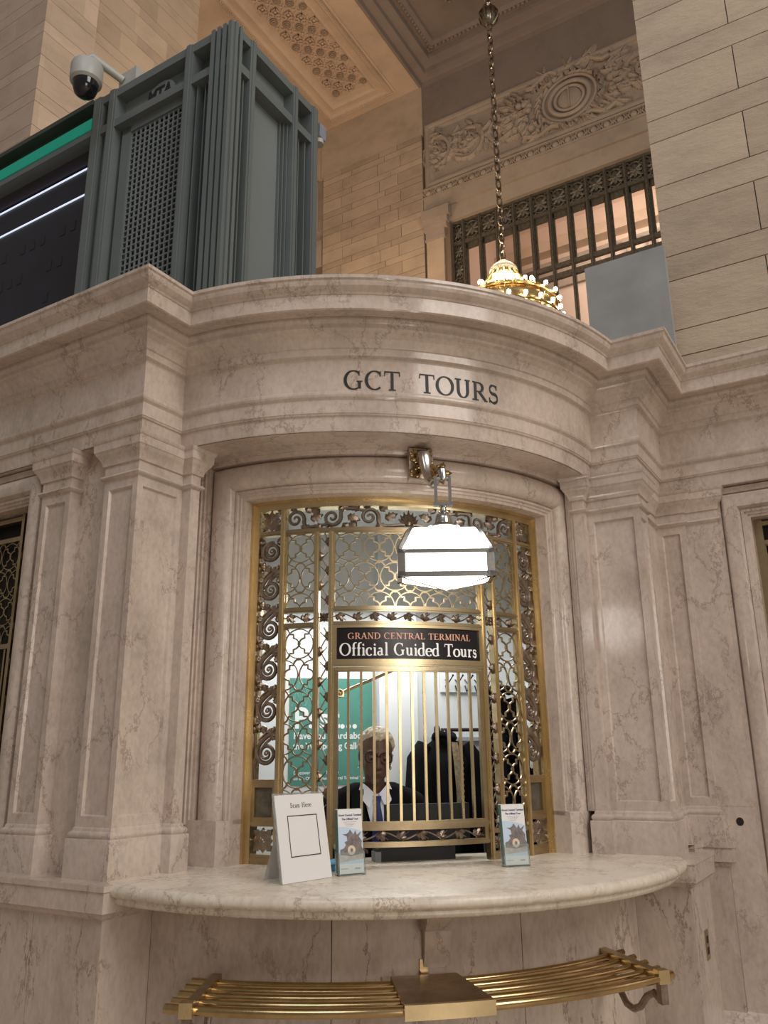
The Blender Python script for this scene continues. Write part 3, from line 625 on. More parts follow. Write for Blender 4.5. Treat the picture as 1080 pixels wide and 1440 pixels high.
# hinged name board
sign = empty('name_sign', Gm(0, .01, 1.952), 'black sign with copper and white lettering over the barred opening', 'sign')
def sb(m, name, mt, smooth=20): return pin(m.build(name, mt, None, Gm, smooth), sign)
m = MB(); m.box(-.330, .330, -.004, .010, 1.952, 2.098, 20); sb(m, 'board', paint('sign_black', (.011, .010, .011), .28, .1))
m = MB()
for b in ((-.343, -.328, 1.945, 2.104), (.328, .343, 1.945, 2.104), (-.343, .343, 2.093, 2.106), (-.343, .343, 1.943, 1.955)): m.box(b[0], b[1], -.006, .017, b[2], b[3], 20 if b[1]-b[0] > .1 else 1)
sb(m, 'sign_border', M_BRASS)
for txt, s0_, s1_, zb, h, mt, bold in (('GRAND CENTRAL TERMINAL', -.280, .284, 2.043, .027, mat('copper_print', (.78, .40, .27), .5, emit=(.78, .40, .27), es=.0), 1.25), ('Official Guided Tours', -.316, .316, 1.971, .054, mat('white_print', (.9, .89, .87), .5), 1.35)):
    o = place_text(txt, s0_, s1_, zb, h, .0102, .0115, Gm, 'lettering', mt, None, bold, .05); pin(o, sign)
# painted iron behind: small feet where the grille meets the counter
# ------------------------------------------------------------------ hanging lantern on a bronze bracket
M_GLOW = mat('lit_opal_glass', (.95, .94, .92), .35, emit=(1, .95, .89), es=8.5)
lan = empty('wall_lantern', (.036, .200, 2.735), 'nickel lantern with glowing white glass hung from an ornate bracket', 'lantern')
AX = Vector((.018, -.170)); LR = radians(-14)
def Lm(x, y, z):
    c_, s_ = cos(LR), sin(LR); return (AX.x+x*c_-y*s_, AX.y+x*s_+y*c_, z)
def lb(m, name, mt, f=Lm, smooth=35): return pin(m.build(name, mt, None, f, smooth), lan)
hw, hd, zb0, zb1 = .184, .066, 2.196, 2.304
def rring(i, z): return [(-hw+i, -hd+i, z), (hw-i, -hd+i, z), (hw-i, hd-i, z), (-hw+i, hd-i, z)]
m = MB()
for sx, sy in ((-1, -1), (1, -1), (1, 1), (-1, 1)):
    m.box(min(sx*hw, sx*(hw-.030)), max(sx*hw, sx*(hw-.030)), min(sy*hd, sy*(hd-.022)), max(sy*hd, sy*(hd-.022)), zb0, zb1)
for z0_, z1_ in ((zb0, zb0+.021), (zb1-.016, zb1)):
    m.box(-hw, hw, -hd, -hd+.018, z0_, z1_); m.box(-hw, hw, hd-.018, hd, z0_, z1_); m.box(-hw, -hw+.018, -hd, hd, z0_, z1_); m.box(hw-.018, hw, -hd, hd, z0_, z1_)
lb(m, 'lantern_frame', M_NICKEL, smooth=20)
for b_ in ((-hw+.028, hw-.028, -hd+.008, -hd+.012), (-hw+.020, hw-.020, hd-.012, hd-.006), (-hw+.006, -hw+.012, -hd+.02, hd-.02), (hw-.012, hw-.006, -hd+.02, hd-.02)):
    m = MB(); m.box(*b_, zb0+.020, zb1-.015); lb(m, 'side_pane', M_GLOW, smooth=20)
m = MB(); m.add(rring(.008, zb0+.004)+[(0, 0, zb0-.040)], [(0, 1, 4), (1, 2, 4), (2, 3, 4), (3, 0, 4)]); lb(m, 'bottom_pane', M_GLOW, smooth=0)
m = MB()
for q in rring(.006, zb0+.003): m.tube([q, (0, 0, zb0-.042)], .003, 5)
lb(m, 'bottom_came', M_NICKEL)
dome = [(.010, zb1-.004), (.014, zb1+.008), (.028, zb1+.036), (.040, zb1+.064), (.050, zb1+.084), (.057, zb1+.095), (.062, zb1+.100)]
for k in range(4):
    m = MB(); m.grid([[rring(i, z)[k], rring(i, z)[(k+1) % 4]] for i, z in dome]); lb(m, 'dome_pane', M_GLOW)
for k in range(4): m = MB(); m.tube([rring(i, z)[k] for i, z in dome], [.013, .014, .015, .015, .013, .010, .007], 6); lb(m, 'dome_rib', M_NICKEL)
m = MB(); m.lathe([(.062, 2.400), (.064, 2.405), (.048, 2.410), (.043, 2.416), (.034, 2.420), (.032, 2.438), (.029, 2.450), (.021, 2.457), (.019, 2.462), (.025, 2.467), (.013, 2.474), (.011, 2.485), (.016, 2.489), (.009, 2.495), (.009, 2.503)], (0, 0, 0), 20); lb(m, 'bell_fitting', M_NICKEL)
m = MB()
for sg in (-1, 1): m.box(sg*.028-.006, sg*.028+.006, -.012, .012, 2.498, 2.615)
m.box(-.038, .038, -.013, .013, 2.492, 2.505); m.tube([(-.032, 0, 2.606), (.032, 0, 2.606)], .008, 8); lb(m, 'yoke', M_NICKEL, smooth=20)
# arm from wall plate
def Ar(x, y, z):  # x across, y out from the wall, z
    c_, s_ = cos(radians(2)), sin(radians(2)); return (.037+x*c_+y*s_*.0+.0*y, .200-y, z)
m = MB(); m.tube([(0, .0, 2.82), (0, .045, 2.825), (0, .072, 2.81), (0, .085, 2.77), (0, .10, 2.725), (-.001, .14, 2.675), (-.004, .20, 2.640), (-.008, .28, 2.638), (-.012, .335, 2.648), (-.016, .362, 2.640), (-.017, .370, 2.612), (-.017, .370, 2.600)], [.026, .028, .030, .027, .021, .019, .018, .017, .017, .016, .014, .012], 10); lb(m, 'arm', M_NICKEL, Ar)
m = MB(); m.box(-.052, .056, -.004, .012, 2.728, 2.868); lb(m, 'wall_plate', M_BRONZE, Ar, 20)
m = MB(); rnd = random.Random(3)
for i in range(46):
    x, z = rnd.uniform(-.045, .05), rnd.uniform(2.735, 2.862); m.ball((x, .014, z), rnd.uniform(.008, .014), 6, 4, 1, .9, 1)
for z in (2.75, 2.79, 2.84): m.leaf(-.01, z, rnd.uniform(0, 3), .035, .03, .014, .012)
lb(m, 'plate_ornament', metal('gilt_bronze', (.55, .38, .17), (.10, .07, .04), .3, 60), Ar, 50)
m = MB()
for i in range(22):
    t = rnd.uniform(0, 2*pi); q = rnd.uniform(.0, .03); m.ball((-.006+q*cos(t), .290+rnd.uniform(-.03, .03), 2.655+q*sin(t)), rnd.uniform(.008, .014), 6, 4)
for k in range(5): m.leaf(-.005, 2.655, k*1.25, .05, .035, .30, .02)
lb(m, 'arm_ornament', bpy.data.materials['gilt_bronze'], Ar, 50)
tag(lan, cat='lantern')

# ------------------------------------------------------------------ brass parcel rack below the counter
M_RACK = metal('rubbed_brass', (.62, .45, .23), (.38, .26, .12), .2, 7)
rack = empty('parcel_rack', (0, -.2, .78), 'polished brass rail rack curving below the marble counter', 'rack')
def rk(m, name, mt, smooth=40): return pin(m.build(name, mt, None, None, smooth), rack)
ZR = .80; Lb = (Vector((-.750, .225)), Vector((-.874, -.190))); Rb = (Vector((.728, .215)), Vector((.735, -.245)))
def arcpt(r, t, z): return (r*sin(t), yc-r*cos(t), z)
for k in range(5):
    r = R+.085+.315*k/4; f = k/4*.90+.07
    pl, pr_ = Lb[0].lerp(Lb[1], f), Rb[0].lerp(Rb[1], f); tl, tr = atan2(pl.x, yc-pl.y)-.042, atan2(pr_.x, yc-pr_.y)+.030
    m = MB(); n = 44; m.tube([arcpt(r, tl+(tr-tl)*i/n, ZR-.004) for i in range(n+1)], .0125 if k < 4 else .0150, 10); rk(m, 'rail', M_RACK)
def beam(p0, p1, w, z0, z1):
    m = MB(); t = (p1-p0).normalized(); n = Vector((t.y, -t.x))*w/2
    m.add([(*(p0+n), z0), (*(p0-n), z0), (*(p1-n), z0), (*(p1+n), z0), (*(p0+n), z1), (*(p0-n), z1), (*(p1-n), z1), (*(p1+n), z1)], [(0, 1, 2, 3), (4, 7, 6, 5), (0, 4, 5, 1), (1, 5, 6, 2), (2, 6, 7, 3), (3, 7, 4, 0)]); return m
for P0, P1 in (Lb, Rb):
    rk(beam(P0, P1, .034, ZR-.012, ZR+.014), 'bracket_bar', M_BRASSD, 20); d = (P1-P0).normalized()
    rk(beam(P0-d*.004, P0+d*.022, .034, ZR-.04, ZR+.068), 'bracket_upright', M_BRASSD, 20)
    rk(beam(P1-d*.01, P1+d*.026, .042, ZR-.020, ZR+.024), 'end_block', M_BRASS, 20)
    m = beam(P1-d*.012, P1+d*.018, .026, ZR-.085, ZR-.018); q = [(P1-d*.01, ZR-.08), (P1-d*.05, ZR-.062), (P1-d*.10, ZR-.085), (P1-d*.15, ZR-.130), (P1-d*.20, ZR-.150), (P1-d*.25, ZR-.145), (P0+d*.16, ZR-.10), (P0+d*.11, ZR-.055), (P0+d*.06, ZR-.075), (P0+d*.035, ZR-.11), (P0+d*.02, ZR-.15)]
    m.tube([(*w, z) for w, z in q], .0125, 8); q2 = [(P0+d*.03, ZR-.03), (P0+d*.09, ZR-.03), (P0+d*.13, ZR-.055), (P0+d*.12, ZR-.085), (P0+d*.08, ZR-.09)]; m.tube([(*w, z) for w, z in q2], .010, 8); rk(m, 'scroll_bracket', M_BRONZE)
t0_, t1_ = radians(-7.2), radians(1.6); m = MB(); n = 10
def plate(p0, p1, z0, z1):
    o = [[arcpt(R+p, t0_+(t1_-t0_)*i/n, z) for i in range(n+1)] for p, z in ((p0, z0), (p1, z0), (p1, z1), (p0, z1), (p0, z0))]; m.grid(o)
    for i in (0, n): m.add([arcpt(R+p, t0_+(t1_-t0_)*i/n, z) for p, z in ((p0, z0), (p1, z0), (p1, z1), (p0, z1))], [(0, 1, 2, 3)])
plate(.075, .425, ZR+.010, ZR+.020); rk(m, 'centre_plate', metal('worn_brass_plate', (.40, .27, .13), (.24, .155, .075), .38, 7), 25)
m = MB(); plate(.415, .432, ZR-.022, ZR+.021); rk(m, 'plate_lip', M_BRASS, 25)
m = MB(); m.box(-.078, -.048, -.055, .03, ZR+.018, ZR+.024); m.box(-.078, -.048, -.036, -.022, ZR-.03, ZR+.060)
rk(m, 'wall_clip', M_BRASSD, 20).location += Vector((0, 0, 0))

# ------------------------------------------------------------------ things standing on the counter
def font_mb(txt, size, bold=0, align='LEFT', space=1.0):
    cu = bpy.data.curves.new('t', 'FONT'); cu.body = txt; cu.size = size; cu.align_x = align; cu.offset = bold; cu.extrude = .0004; cu.resolution_u = 3; cu.space_line = space
    o = bpy.data.objects.new('t', cu); C.objects.link(o); bpy.context.view_layer.update()
    me = bpy.data.meshes.new_from_object(o.evaluated_get(bpy.context.evaluated_depsgraph_get())); m = MB()
    m.add([(v.co.x, -v.co.z, v.co.y) for v in me.vertices], [tuple(p.vertices) for p in me.polygons]); bpy.data.objects.remove(o); bpy.data.curves.remove(cu); bpy.data.meshes.remove(me); return m
M_CARD = mat('white_card', (.80, .78, .765), .45); M_TXT = mat('black_print', (.02, .02, .022), .6)
card = empty('counter_sign', (-.466, .049, zt), 'white Scan Here card leaning back on the counter beside the window', 'sign', rz=atan2(.136, .199))
TL = radians(11)
def tilt(x, y, z): return (x, y*cos(TL)+z*sin(TL), z*cos(TL)-y*sin(TL)+.001)
m = MB(); m.box(-.121, .121, -.003, .003, 0, .298); cardm = m.build('card', M_CARD, card, tilt, 20)
m = MB(); m.box(-.125, .125, .004, .007, 0, .306); m.box(-.125, -.122, -.004, .007, 0, .306); m.build('acrylic_back', mat('clear_acrylic', (.95, .97, .97), .06, trans=.9, ior=1.1), card, tilt, 20)
m = MB(); m.add([(-.06, .058, .29), (.06, .058, .29), (.08, .15, .0), (-.08, .15, .0)], [(0, 1, 2, 3)]); m.build('back_leg', M_CARD, card, None, 0)
place_text('Scan Here', -.050, .055, .252, .017, -.0034, -.0042, tilt, 'lettering', M_TXT, cardm, .95, .14)
m = MB()
for b in ((-.070, -.067, .083, .225), (.075, .078, .083, .225), (-.070, .078, .083, .086), (-.070, .078, .222, .225)): m.box(b[0], b[1], -.0042, -.0034, b[2], b[3])
m.build('code_border', M_TXT, cardm, tilt, 0)
M_ACR = mat('acrylic', (.92, .97, .96), .05, trans=.92, ior=1.15); M_BLUE = mat('navy_print', (.03, .04, .16), .6); M_GREYT = mat('grey_print', (.42, .42, .46), .6)
M_SKY = mat('cover_sky', (.55, .66, .80), .5); M_SCU = paint('cover_sculpture', (.20, .17, .16), .6, .35, 60); M_BLD = paint('cover_building', (.50, .43, .38), .6, .3, 45); M_TEAL = mat('teal_edge', (.10, .22, .19), .5)
def brochure(loc, rz, label):
    t = empty('brochure_holder', loc, label, 'brochure holder', 'acrylic brochure holders on the counter', rz=rz)
    def ti(x, y, z): return (x, y+z*.10, z+.001)
    m = MB(); m.box(-.054, .054, .016, .019, 0, .12); m.box(-.054, .054, -.019, -.016, .004, .082); m.box(-.054, -.051, -.019, .019, .0, .082); m.box(.051, .054, -.019, .019, .0, .082); m.box(-.054, .054, -.019, .03, 0, .004); m.build('holder', M_ACR, t, ti, 20)
    m = MB(); m.box(-.050, .050, -.013, .014, .006, .232); stk = m.build('brochure_stack', M_CARD, t, ti, 20)
    m = MB(); m.box(-.0505, -.0485, -.012, .0145, .008, .230); m.build('stack_edge', M_TEAL, stk, ti, 20)
    def pl(pts, y, mt, name):
        m = MB(); m.add([(x, y, z) for x, z in pts], [tuple(range(len(pts)))]); m.build(name, mt, stk, ti, 0)
    pl([(-.050, .040), (.050, .040), (.050, .150), (.030, .158), (0, .166), (-.03, .170), (-.050, .170)], -.0134, M_SKY, 'cover_sky')
    pl([(-.050, .045), (.050, .055), (.050, .088), (.030, .086), (-.020, .078), (-.05, .070)], -.0138, M_BLD, 'cover_building')
    sc = [(-.045, .072), (-.044, .090), (-.030, .094), (-.020, .106), (-.026, .116), (-.014, .120), (-.016, .136), (-.034, .144), (-.018, .144), (-.008, .150), (-.002, .160), (.006, .150), (.012, .142), (.020, .156), (.026, .140), (.046, .152), (.034, .134), (.046, .118), (.044, .098), (.050, .088), (.050, .074), (.0, .066)]
    pl(sc, -.0142, M_SCU, 'cover_statues')
    pl([(.002+.016*cos(k*pi/8), .087+.017*sin(k*pi/8)) for k in range(16)], -.0146, mat('clock_face', (.72, .58, .45), .5), 'cover_clock'); pl([(.002+.006*cos(k*pi/4), .087+.007*sin(k*pi/4)) for k in range(8)], -.015, M_SCU, 'cover_clock_hands')
    for s_, sz, z, mt in (('Grand Central Terminal', .0098, .208, M_BLUE), ('The Official Tour', .0098, .194, M_BLUE)):
        m = font_mb(s_, sz, .0002, 'CENTER'); m.build('lettering', mt, stk, lambda x, y, z, zz=z: ti(x, -.0136+y, z+zz), 0)
    m = MB()
    for i in range(4): m.box(-.028+.004*i, .026-.005*i, -.0136, -.0132, .186-.005*i, .1872-.005*i)
    m.box(-.044, -.014, -.0136, -.0132, .022, .025); m.box(.014, .036, -.0136, -.0132, .020, .026); tag(m.build('small_print', M_GREYT, stk, ti, 0), kind='stuff')
    return t
brochure((-.288, .150, zt), radians(12), 'acrylic brochure holder next to the white Scan Here card')
brochure((.393, .185, zt), radians(2), 'acrylic brochure holder at the right foot of the grille')

# ------------------------------------------------------------------ inside the booth
tag(MB().box(-.90, 1.10, .66, 1.72, .36, .40).build('floor_booth', M_BLACK), 'dark raised floor inside the booth', 'floor', kind='structure')
m = MB(); m.box(-.36, .18, 1.708, 1.716, 1.355, 2.02); pos = m.build('poster_sheet', M_CARD)
poster = empty('wall_poster', (-.08, 1.712, 1.35), 'green poster with white lettering on the back wall of the booth', 'poster'); pos.name = 'border'; pin(pos, poster)
PT = paint('poster_green', (.085, .27, .215), .55, .06, 8)
m = MB(); m.box(-.325, .162, 1.704, 1.708, 1.392, 1.985); prnt = pin(m.build('print', PT), poster)
m = MB()
for i in range(7): m.tube([(-.30+.012*i+.02*sin(k*.5+i), 1.7035, 1.985-.02*k) for k in range(9)], .0016, 4)
pin(m.build('pattern', mat('poster_pale_green', (.22, .42, .37), .6)), poster)
M_PW = mat('poster_white', (.85, .87, .85), .6)
for s_, sz, x, z, b in (('Psst...', .165, -.300, 1.705, .0035), ('Have you heard about', .052, -.300, 1.645, .0012), ('the Whispering Gallery?', .052, -.300, 1.588, .0012), ('Discover a          history', .026, -.295, 1.452, .0006), ('on the Official Grand Central Terminal Tour', .0235, -.295, 1.422, .0006)):
    m = font_mb(s_, sz, b); wd = max(p[0] for p in m.v); lim = .44; k = min(1, lim/wd)
    m.build('lettering', M_PW, prnt, lambda X, Y, Z, x=x, z=z, k=k: (x+X*k, 1.7030+Y, z+Z), 0)
m = MB(); m.box(-.30, -.02, 1.708, 1.714, 1.10, 1.335); nt = m.build('paper_notice', M_CARD); tag(nt, 'white paper notice on the wall below the green poster', 'notice')
# brass window stay
stay = MB(); stay.tube([(-.235, .60, 1.825), (.085, .60, 1.962), (.30, .60, 2.05)], .0075, 8); stay.ball((-.245, .60, 1.821), .020, 10, 6); stay.box(-.262, -.228, .585, .615, 1.805, 1.832)
tag(stay.build('window_stay', M_BRASS), 'thin brass stay rod slanting behind the bars', 'rod')
# monitor and terminal
mon = empty('computer_monitor', (.15, .60, zt), 'black computer monitor standing in front of the clerk', 'monitor')
def mk(m, name, mt, par, sm=20): return pin(m.build(name, mt, None, None, sm), par)
m = MB(); m.box(-.042, .345, .585, .615, 1.175, 1.342); m.box(-.036, .339, .580, .586, 1.181, 1.336); mk(m, 'screen_back', M_BLACK, mon)
m = MB(); m.box(.12, .18, .60, .63, zt, 1.20); m.box(.05, .25, .56, .655, zt, zt+.012); mk(m, 'stand', M_BLACK, mon)
prn = empty('receipt_printer', (.07, .53, zt), 'low black ticket printer on the counter under the bars', 'printer')
m = MB(); m.box(-.105, .245, .50, .572, zt, 1.172); m.box(-.09, .23, .51, .565, 1.172, 1.178); mk(m, 'body', M_BLACK, prn); m = MB(); m.box(-.112, -.085, .495, .56, zt, 1.16); mk(m, 'side_panel', paint('grey_plastic', (.2, .21, .22), .4), prn)
m = MB(); m.box(-.37, -.315, .27, .33, zt, 1.140); m.add([(-.375, .26, 1.140), (-.300, .27, 1.150), (-.305, .335, 1.160), (-.37, .33, 1.150)], [(0, 1, 2, 3)]); pb = m.build('blue_leaflet_box', mat('light_blue', (.10, .42, .75), .5)); tag(pb, 'small light blue box behind the Scan Here card', 'box')

# ---- clerk
def metab(parts, name, mt, parent, vox, smooth_it=4):
    m = MB()
    for p in parts:
        if p[0] == 'e': _, c_, r_ = p; m.ball(c_, 1.0, 20, 14); n_ = 15*20; m.v[-n_:] = [(c_[0]+(x-c_[0])*r_[0], c_[1]+(y-c_[1])*r_[1], c_[2]+(z-c_[2])*r_[2]) for x, y, z in m.v[-n_:]]
        else:
            _, pts, rs = p; m.tube(pts, rs, 14)
            for q, r_ in ((pts[0], rs[0]), (pts[-1], rs[-1])): m.ball(q, r_, 14, 10)
    me = bpy.data.meshes.new(name); me.from_pydata(m.v, [], m.f); o = bpy.data.objects.new(name, me); C.objects.link(o)
    md = o.modifiers.new('r', 'REMESH'); md.mode = 'VOXEL'; md.voxel_size = vox
    sm = o.modifiers.new('s', 'SMOOTH'); sm.iterations = smooth_it; sm.factor = .5
    bpy.context.view_layer.update(); me2 = bpy.data.meshes.new_from_object(o.evaluated_get(bpy.context.evaluated_depsgraph_get())); bpy.data.objects.remove(o)
    me2.name = name; me2.polygons.foreach_set('use_smooth', [True]*len(me2.polygons)); me2.materials.clear(); me2.materials.append(mt)
    o = bpy.data.objects.new(name, me2); C.objects.link(o); o.parent = parent; return o
clerk = empty('person', (-.02, .88, .445), 'seated clerk with short blond curls, glasses, dark blazer and blue tie', 'person', rz=radians(-6))
SK = paint('brown_skin', (.135, .072, .048), .45, .12, 20)
HZ = 1.105   # head centre above the empty (empty at z=.40)
HM = Matrix.Translation((0, -.045, HZ)) @ Matrix.Rotation(radians(14), 4, 'X') @ Matrix.Rotation(radians(4), 4, 'Y')
def H(x, y, z): return tuple(HM @ Vector((x, y, z)))
body = [('e', H(0, .012, .030), (.077, .090, .088)), ('e', H(0, -.030, -.020), (.068, .062, .085)), ('e', H(0, -.042, -.066), (.056, .048, .045)), ('e', H(0, -.066, -.100), (.026, .022, .020)),
        ('t', [H(0, -.086, .022), H(0, -.103, -.018), H(0, -.106, -.028)], [.008, .012, .014]), ('e', H(-.012, -.098, -.031), (.010, .010, .008)), ('e', H(.012, -.098, -.031), (.010, .010, .008)),
        ('e', H(0, -.088, -.058), (.026, .012, .008)), ('e', H(0, -.085, -.069), (.023, .012, .009)), ('e', H(-.032, -.074, .032), (.024, .012, .008)), ('e', H(.032, -.074, .032), (.024, .012, .008)),
        ('e', H(-.038, -.062, -.022), (.022, .020, .022)), ('e', H(.038, -.062, -.022), (.022, .020, .022)), ('e', H(-.074, .008, -.008), (.010, .018, .030)), ('e', H(.074, .008, -.008), (.010, .018, .030)),
        ('t', [H(0, .018, -.05), (0, .004, HZ-.135), (0, .02, HZ-.20)], [.050, .048, .056]),
        ('e', (0, .03, .80), (.165, .095, .16)), ('e', (0, .03, .62), (.14, .10, .16)), ('e', (0, .03, .48), (.16, .12, .10)), ('t', [(-.17, .03, .895), (0, .025, .925), (.17, .03, .895)], [.045, .055, .045])]
for sg in (-1, 1):
    body += [('t', [(sg*.185, .03, .885), (sg*.225, .0, .75), (sg*.235, -.03, .66), (sg*.18, -.08, .68), (sg*.12, -.12, .700)], [.050, .044, .038, .033, .024]), ('e', (sg*.105, -.145, .703), (.034, .040, .014)),
             ('t', [(sg*.09, 0, .46), (sg*.10, -.22, .46), (sg*.10, -.40, .44)], [.085, .075, .06]), ('t', [(sg*.10, -.40, .44), (sg*.10, -.38, .25), (sg*.10, -.34, .07)], [.058, .052, .038]), ('t', [(sg*.10, -.33, .04), (sg*.10, -.46, .03)], [.036, .028])]
    for k, (dx, L) in enumerate(((-.028, .055), (-.010, .068), (.008, .070), (.025, .058))):
        x = sg*(.105)+dx; body.append(('t', [(x, -.17, .706), (x, -.17-L*.6, .704), (x, -.17-L, .691)], [.0095, .009, .0075]))
    body.append(('t', [(sg*.078, -.13, .699), (sg*.060, -.165, .695), (sg*.058, -.188, .690)], [.011, .010, .008]))
bod = metab(body, 'body', SK, clerk, .0062, 5)
hair = []; rh = random.Random(5)
for i in range(520):
    t = rh.uniform(0, 2*pi); ph = rh.uniform(0, 1); zc_ = 1-ph*1.22; q = sqrt(max(0, 1-zc_*zc_)); x, y, z = q*cos(t), q*sin(t), zc_
    if y < -.20 and z < .62: continue
    if y < .12 and z < .05: continue
    hair.append(('e', H(x*.081, .016+y*.092, .036+z*.088), (.0105,)*3))
hair.append(('e', H(0, .024, .046), (.076, .086, .080)))
metab(hair, 'hair', paint('blond_hair', (.62, .54, .42), .7, .35, 60), clerk, .0042, 1)
BL = paint('black_wool', (.008, .008, .010), .95, .3); BL.node_tree.nodes['Principled BSDF'].inputs['Specular IOR Level'].default_value = .15
bz = [('e', (0, .035, .80), (.178, .108, .165)), ('e', (0, .035, .62), (.158, .118, .18)), ('e', (0, .035, .50), (.165, .125, .12)), ('t', [(-.185, .035, .888), (-.09, .035, .925), (.09, .035, .925), (.185, .035, .888)], [.056, .060, .060, .056])]
for sg in (-1, 1): bz.append(('t', [(sg*.190, .03, .880), (sg*.232, .0, .75), (sg*.240, -.03, .655), (sg*.185, -.075, .68), (sg*.140, -.105, .697)], [.062, .056, .050, .044, .038]))
metab(bz, 'blazer', BL, clerk, .009, 3)
m = MB(); pan = [(-.062, -.046, .945), (-.055, -.075, .90), (-.04, -.092, .84), (-.020, -.103, .76), (0, -.106, .68)]
m.grid([pan, [(0, p[1]-.012, p[2]-.012) for p in pan], [(-p[0], p[1], p[2]) for p in pan]]); m.build('shirt_front', mat('white_shirt', (.72, .75, .86), .7), clerk, None, 60)
for sg in (-1, 1):
    m = MB(); m.grid([[(sg*.060, .03, 1.000), (sg*.064, -.02, .985), (sg*.040, -.062, .965), (sg*.010, -.078, .935)], [(sg*.078, .03, .955), (sg*.082, -.035, .938), (sg*.066, -.085, .905), (sg*.038, -.100, .870)]])
    m.build('collar', bpy.data.materials['white_shirt'], clerk, None, 60)
    m = MB(); m.grid([[(sg*.060, -.055, .955), (sg*.062, -.088, .89), (sg*.045, -.108, .80), (sg*.012, -.122, .68)], [(sg*.115, -.045, .945), (sg*.120, -.085, .88), (sg*.095, -.108, .80), (sg*.030, -.124, .68)]])
    m.build('lapel', BL, clerk, None, 60)
m = MB(); m.grid([[(-.020, -.084, .925), (0, -.096, .925), (.020, -.084, .925)], [(-.013, -.096, .89), (0, -.108, .89), (.013, -.096, .89)], [(-.026, -.112, .80), (0, -.122, .80), (.026, -.112, .80)], [(-.032, -.118, .68), (0, -.128, .68), (.032, -.118, .68)]]); m.build('tie', mat('blue_tie', (.012, .03, .14), .5), clerk, None, 60)
m = MB()
for sg in (-1, 1):
    m.tube([H(sg*.034+.029*cos(k*pi/9), -.098+.010*abs(cos(k*pi/9)), .012+.026*sin(k*pi/9)) for k in range(18)], .0032, 6, closed=True)
    m.tube([H(sg*.063, -.088, .018), H(sg*.077, -.03, .012), H(sg*.078, .02, .004)], .0026, 5)
m.tube([H(-.008, -.102, .018), H(0, -.106, .022), H(.008, -.102, .018)], .003, 5); m.build('glasses', paint('tortoise_frame', (.03, .02, .016), .25, .3), clerk)
for sg in (-1, 1):
    m = MB(); m.ball(H(sg*.032, -.076, .010), .0115, 10, 8); m.build('eye', mat('eye_white', (.16, .12, .10), .3), clerk); m = MB(); m.ball(H(sg*.032, -.085, .004), .007, 8, 6); m.build('iris', mat('eye_dark', (.02, .015, .012), .2), clerk)
    m = MB(); m.tube([H(sg*.076+.002*cos(k), .006+.012*cos(k*pi/6), -.050+.014*sin(k*pi/6)) for k in range(12)], .0022, 5, closed=True); m.build('earring', M_NICKEL, clerk)
stool = empty('office_stool', (-.02, .90, .40), 'round black stool under the clerk', 'stool')
m = MB(); m.lathe([(.17, .27), (.185, .28), (.185, .32), (.16, .335)], (0, 0, 0), 24); m.build('seat', M_BLACK, stool); m = MB(); m.lathe([(.025, .03), (.025, .275)], (0, 0, 0), 12); m.lathe([(.20, 0), (.20, .015), (.03, .035)], (0, 0, 0), 20); m.build('pedestal', M_NICKEL, stool)

# ---- coats and hooks on the back wall
hk = empty('hook_rack', (.69, 1.70, 1.90), 'white wall board with black wire hooks behind the bars', 'hook rack')
m = MB(); m.box(.585, .86, 1.700, 1.715, 1.912, 2.03); mk(m, 'board', M_WHITE, hk)
for i in range(4):
    x = .615+.062*i; m = MB(); m.tube([(x, 1.698, 1.985), (x+.008, 1.67, 1.96), (x+.03, 1.64, 2.005)], .0042, 6); m.ball((x+.03, 1.64, 2.006), .007, 6, 4); m.tube([(x, 1.698, 1.95), (x, 1.67, 1.915), (x+.004, 1.65, 1.925)], .0042, 6); mk(m, 'hook', M_BLACK, hk, 40)
rl = empty('clothes_rail', (.64, 1.66, 1.68), 'dark wooden clothes rail on the white booth wall', 'rail')
m = MB(); m.tube([(.56, 1.64, 1.690), (.90, 1.64, 1.690)], .010, 10); mk(m, 'rod', paint('dark_wood', (.045, .02, .014), .4, .3), rl, 40); m = MB(); m.ball((.535, 1.64, 1.690), .030, 14, 8, .6, 1, 1); mk(m, 'knob', bpy.data.materials['dark_wood'], rl, 40); m = MB(); m.box(.52, .92, 1.70, 1.718, 1.628, 1.650); mk(m, 'batten', paint('grey_batten', (.45, .46, .46), .6), rl)
def coat(name, x, y, zt_, zb_, w0, w1, dp, mt, label, sd_):
    e = empty(name, (x, y, zb_), label, 'coat'); rows = []; n = 48
    for i in range(22):
        f = i/21; z = zt_+(zb_-zt_)*f; sh = min(1, f*6)**.6; w = (w0+(w1-w0)*f)*max(.22, sh); d = dp*max(.35, min(1, f*5))
        am = .16*min(1, f*2.2); rows.append([(x+w*cos(2*pi*k/n)*(1+am*.4*sin(7*2*pi*k/n+sd_+f*2)), y+d*sin(2*pi*k/n)*(1+am*2.0*sin(9*2*pi*k/n+sd_*2+1.5*sin(f*5))), z+.012*sin(5*2*pi*k/n+sd_)*sh) for k in range(n)])
    m = MB(); m.grid(rows, closed_v=True); m.f.append(tuple(range(n))); mk(m, 'shell', mt, e, 60)
    for sg in (-1, 1):
        m = MB(); L = (zt_-zb_)*.72; m.tube([(x+sg*w0*.75, y-.01, zt_-.05), (x+sg*w0*1.05, y-.02, zt_-.13), (x+sg*w0*1.18, y-.035, zt_-.30), (x+sg*w0*1.12, y-.05, zt_-.45), (x+sg*w0*1.05, y-.04, zt_-L)], [.045, .058, .055, .048, .045], 12); mk(m, 'sleeve', mt, e, 60)
    m = MB(); m.tube([(x+.055*cos(t), y-.01+.05*sin(t), zt_-.004+.012*sin(t*2)) for t in [2*pi*k/16 for k in range(16)]], .020, 8, closed=True); mk(m, 'collar', mt, e, 60)
    return e
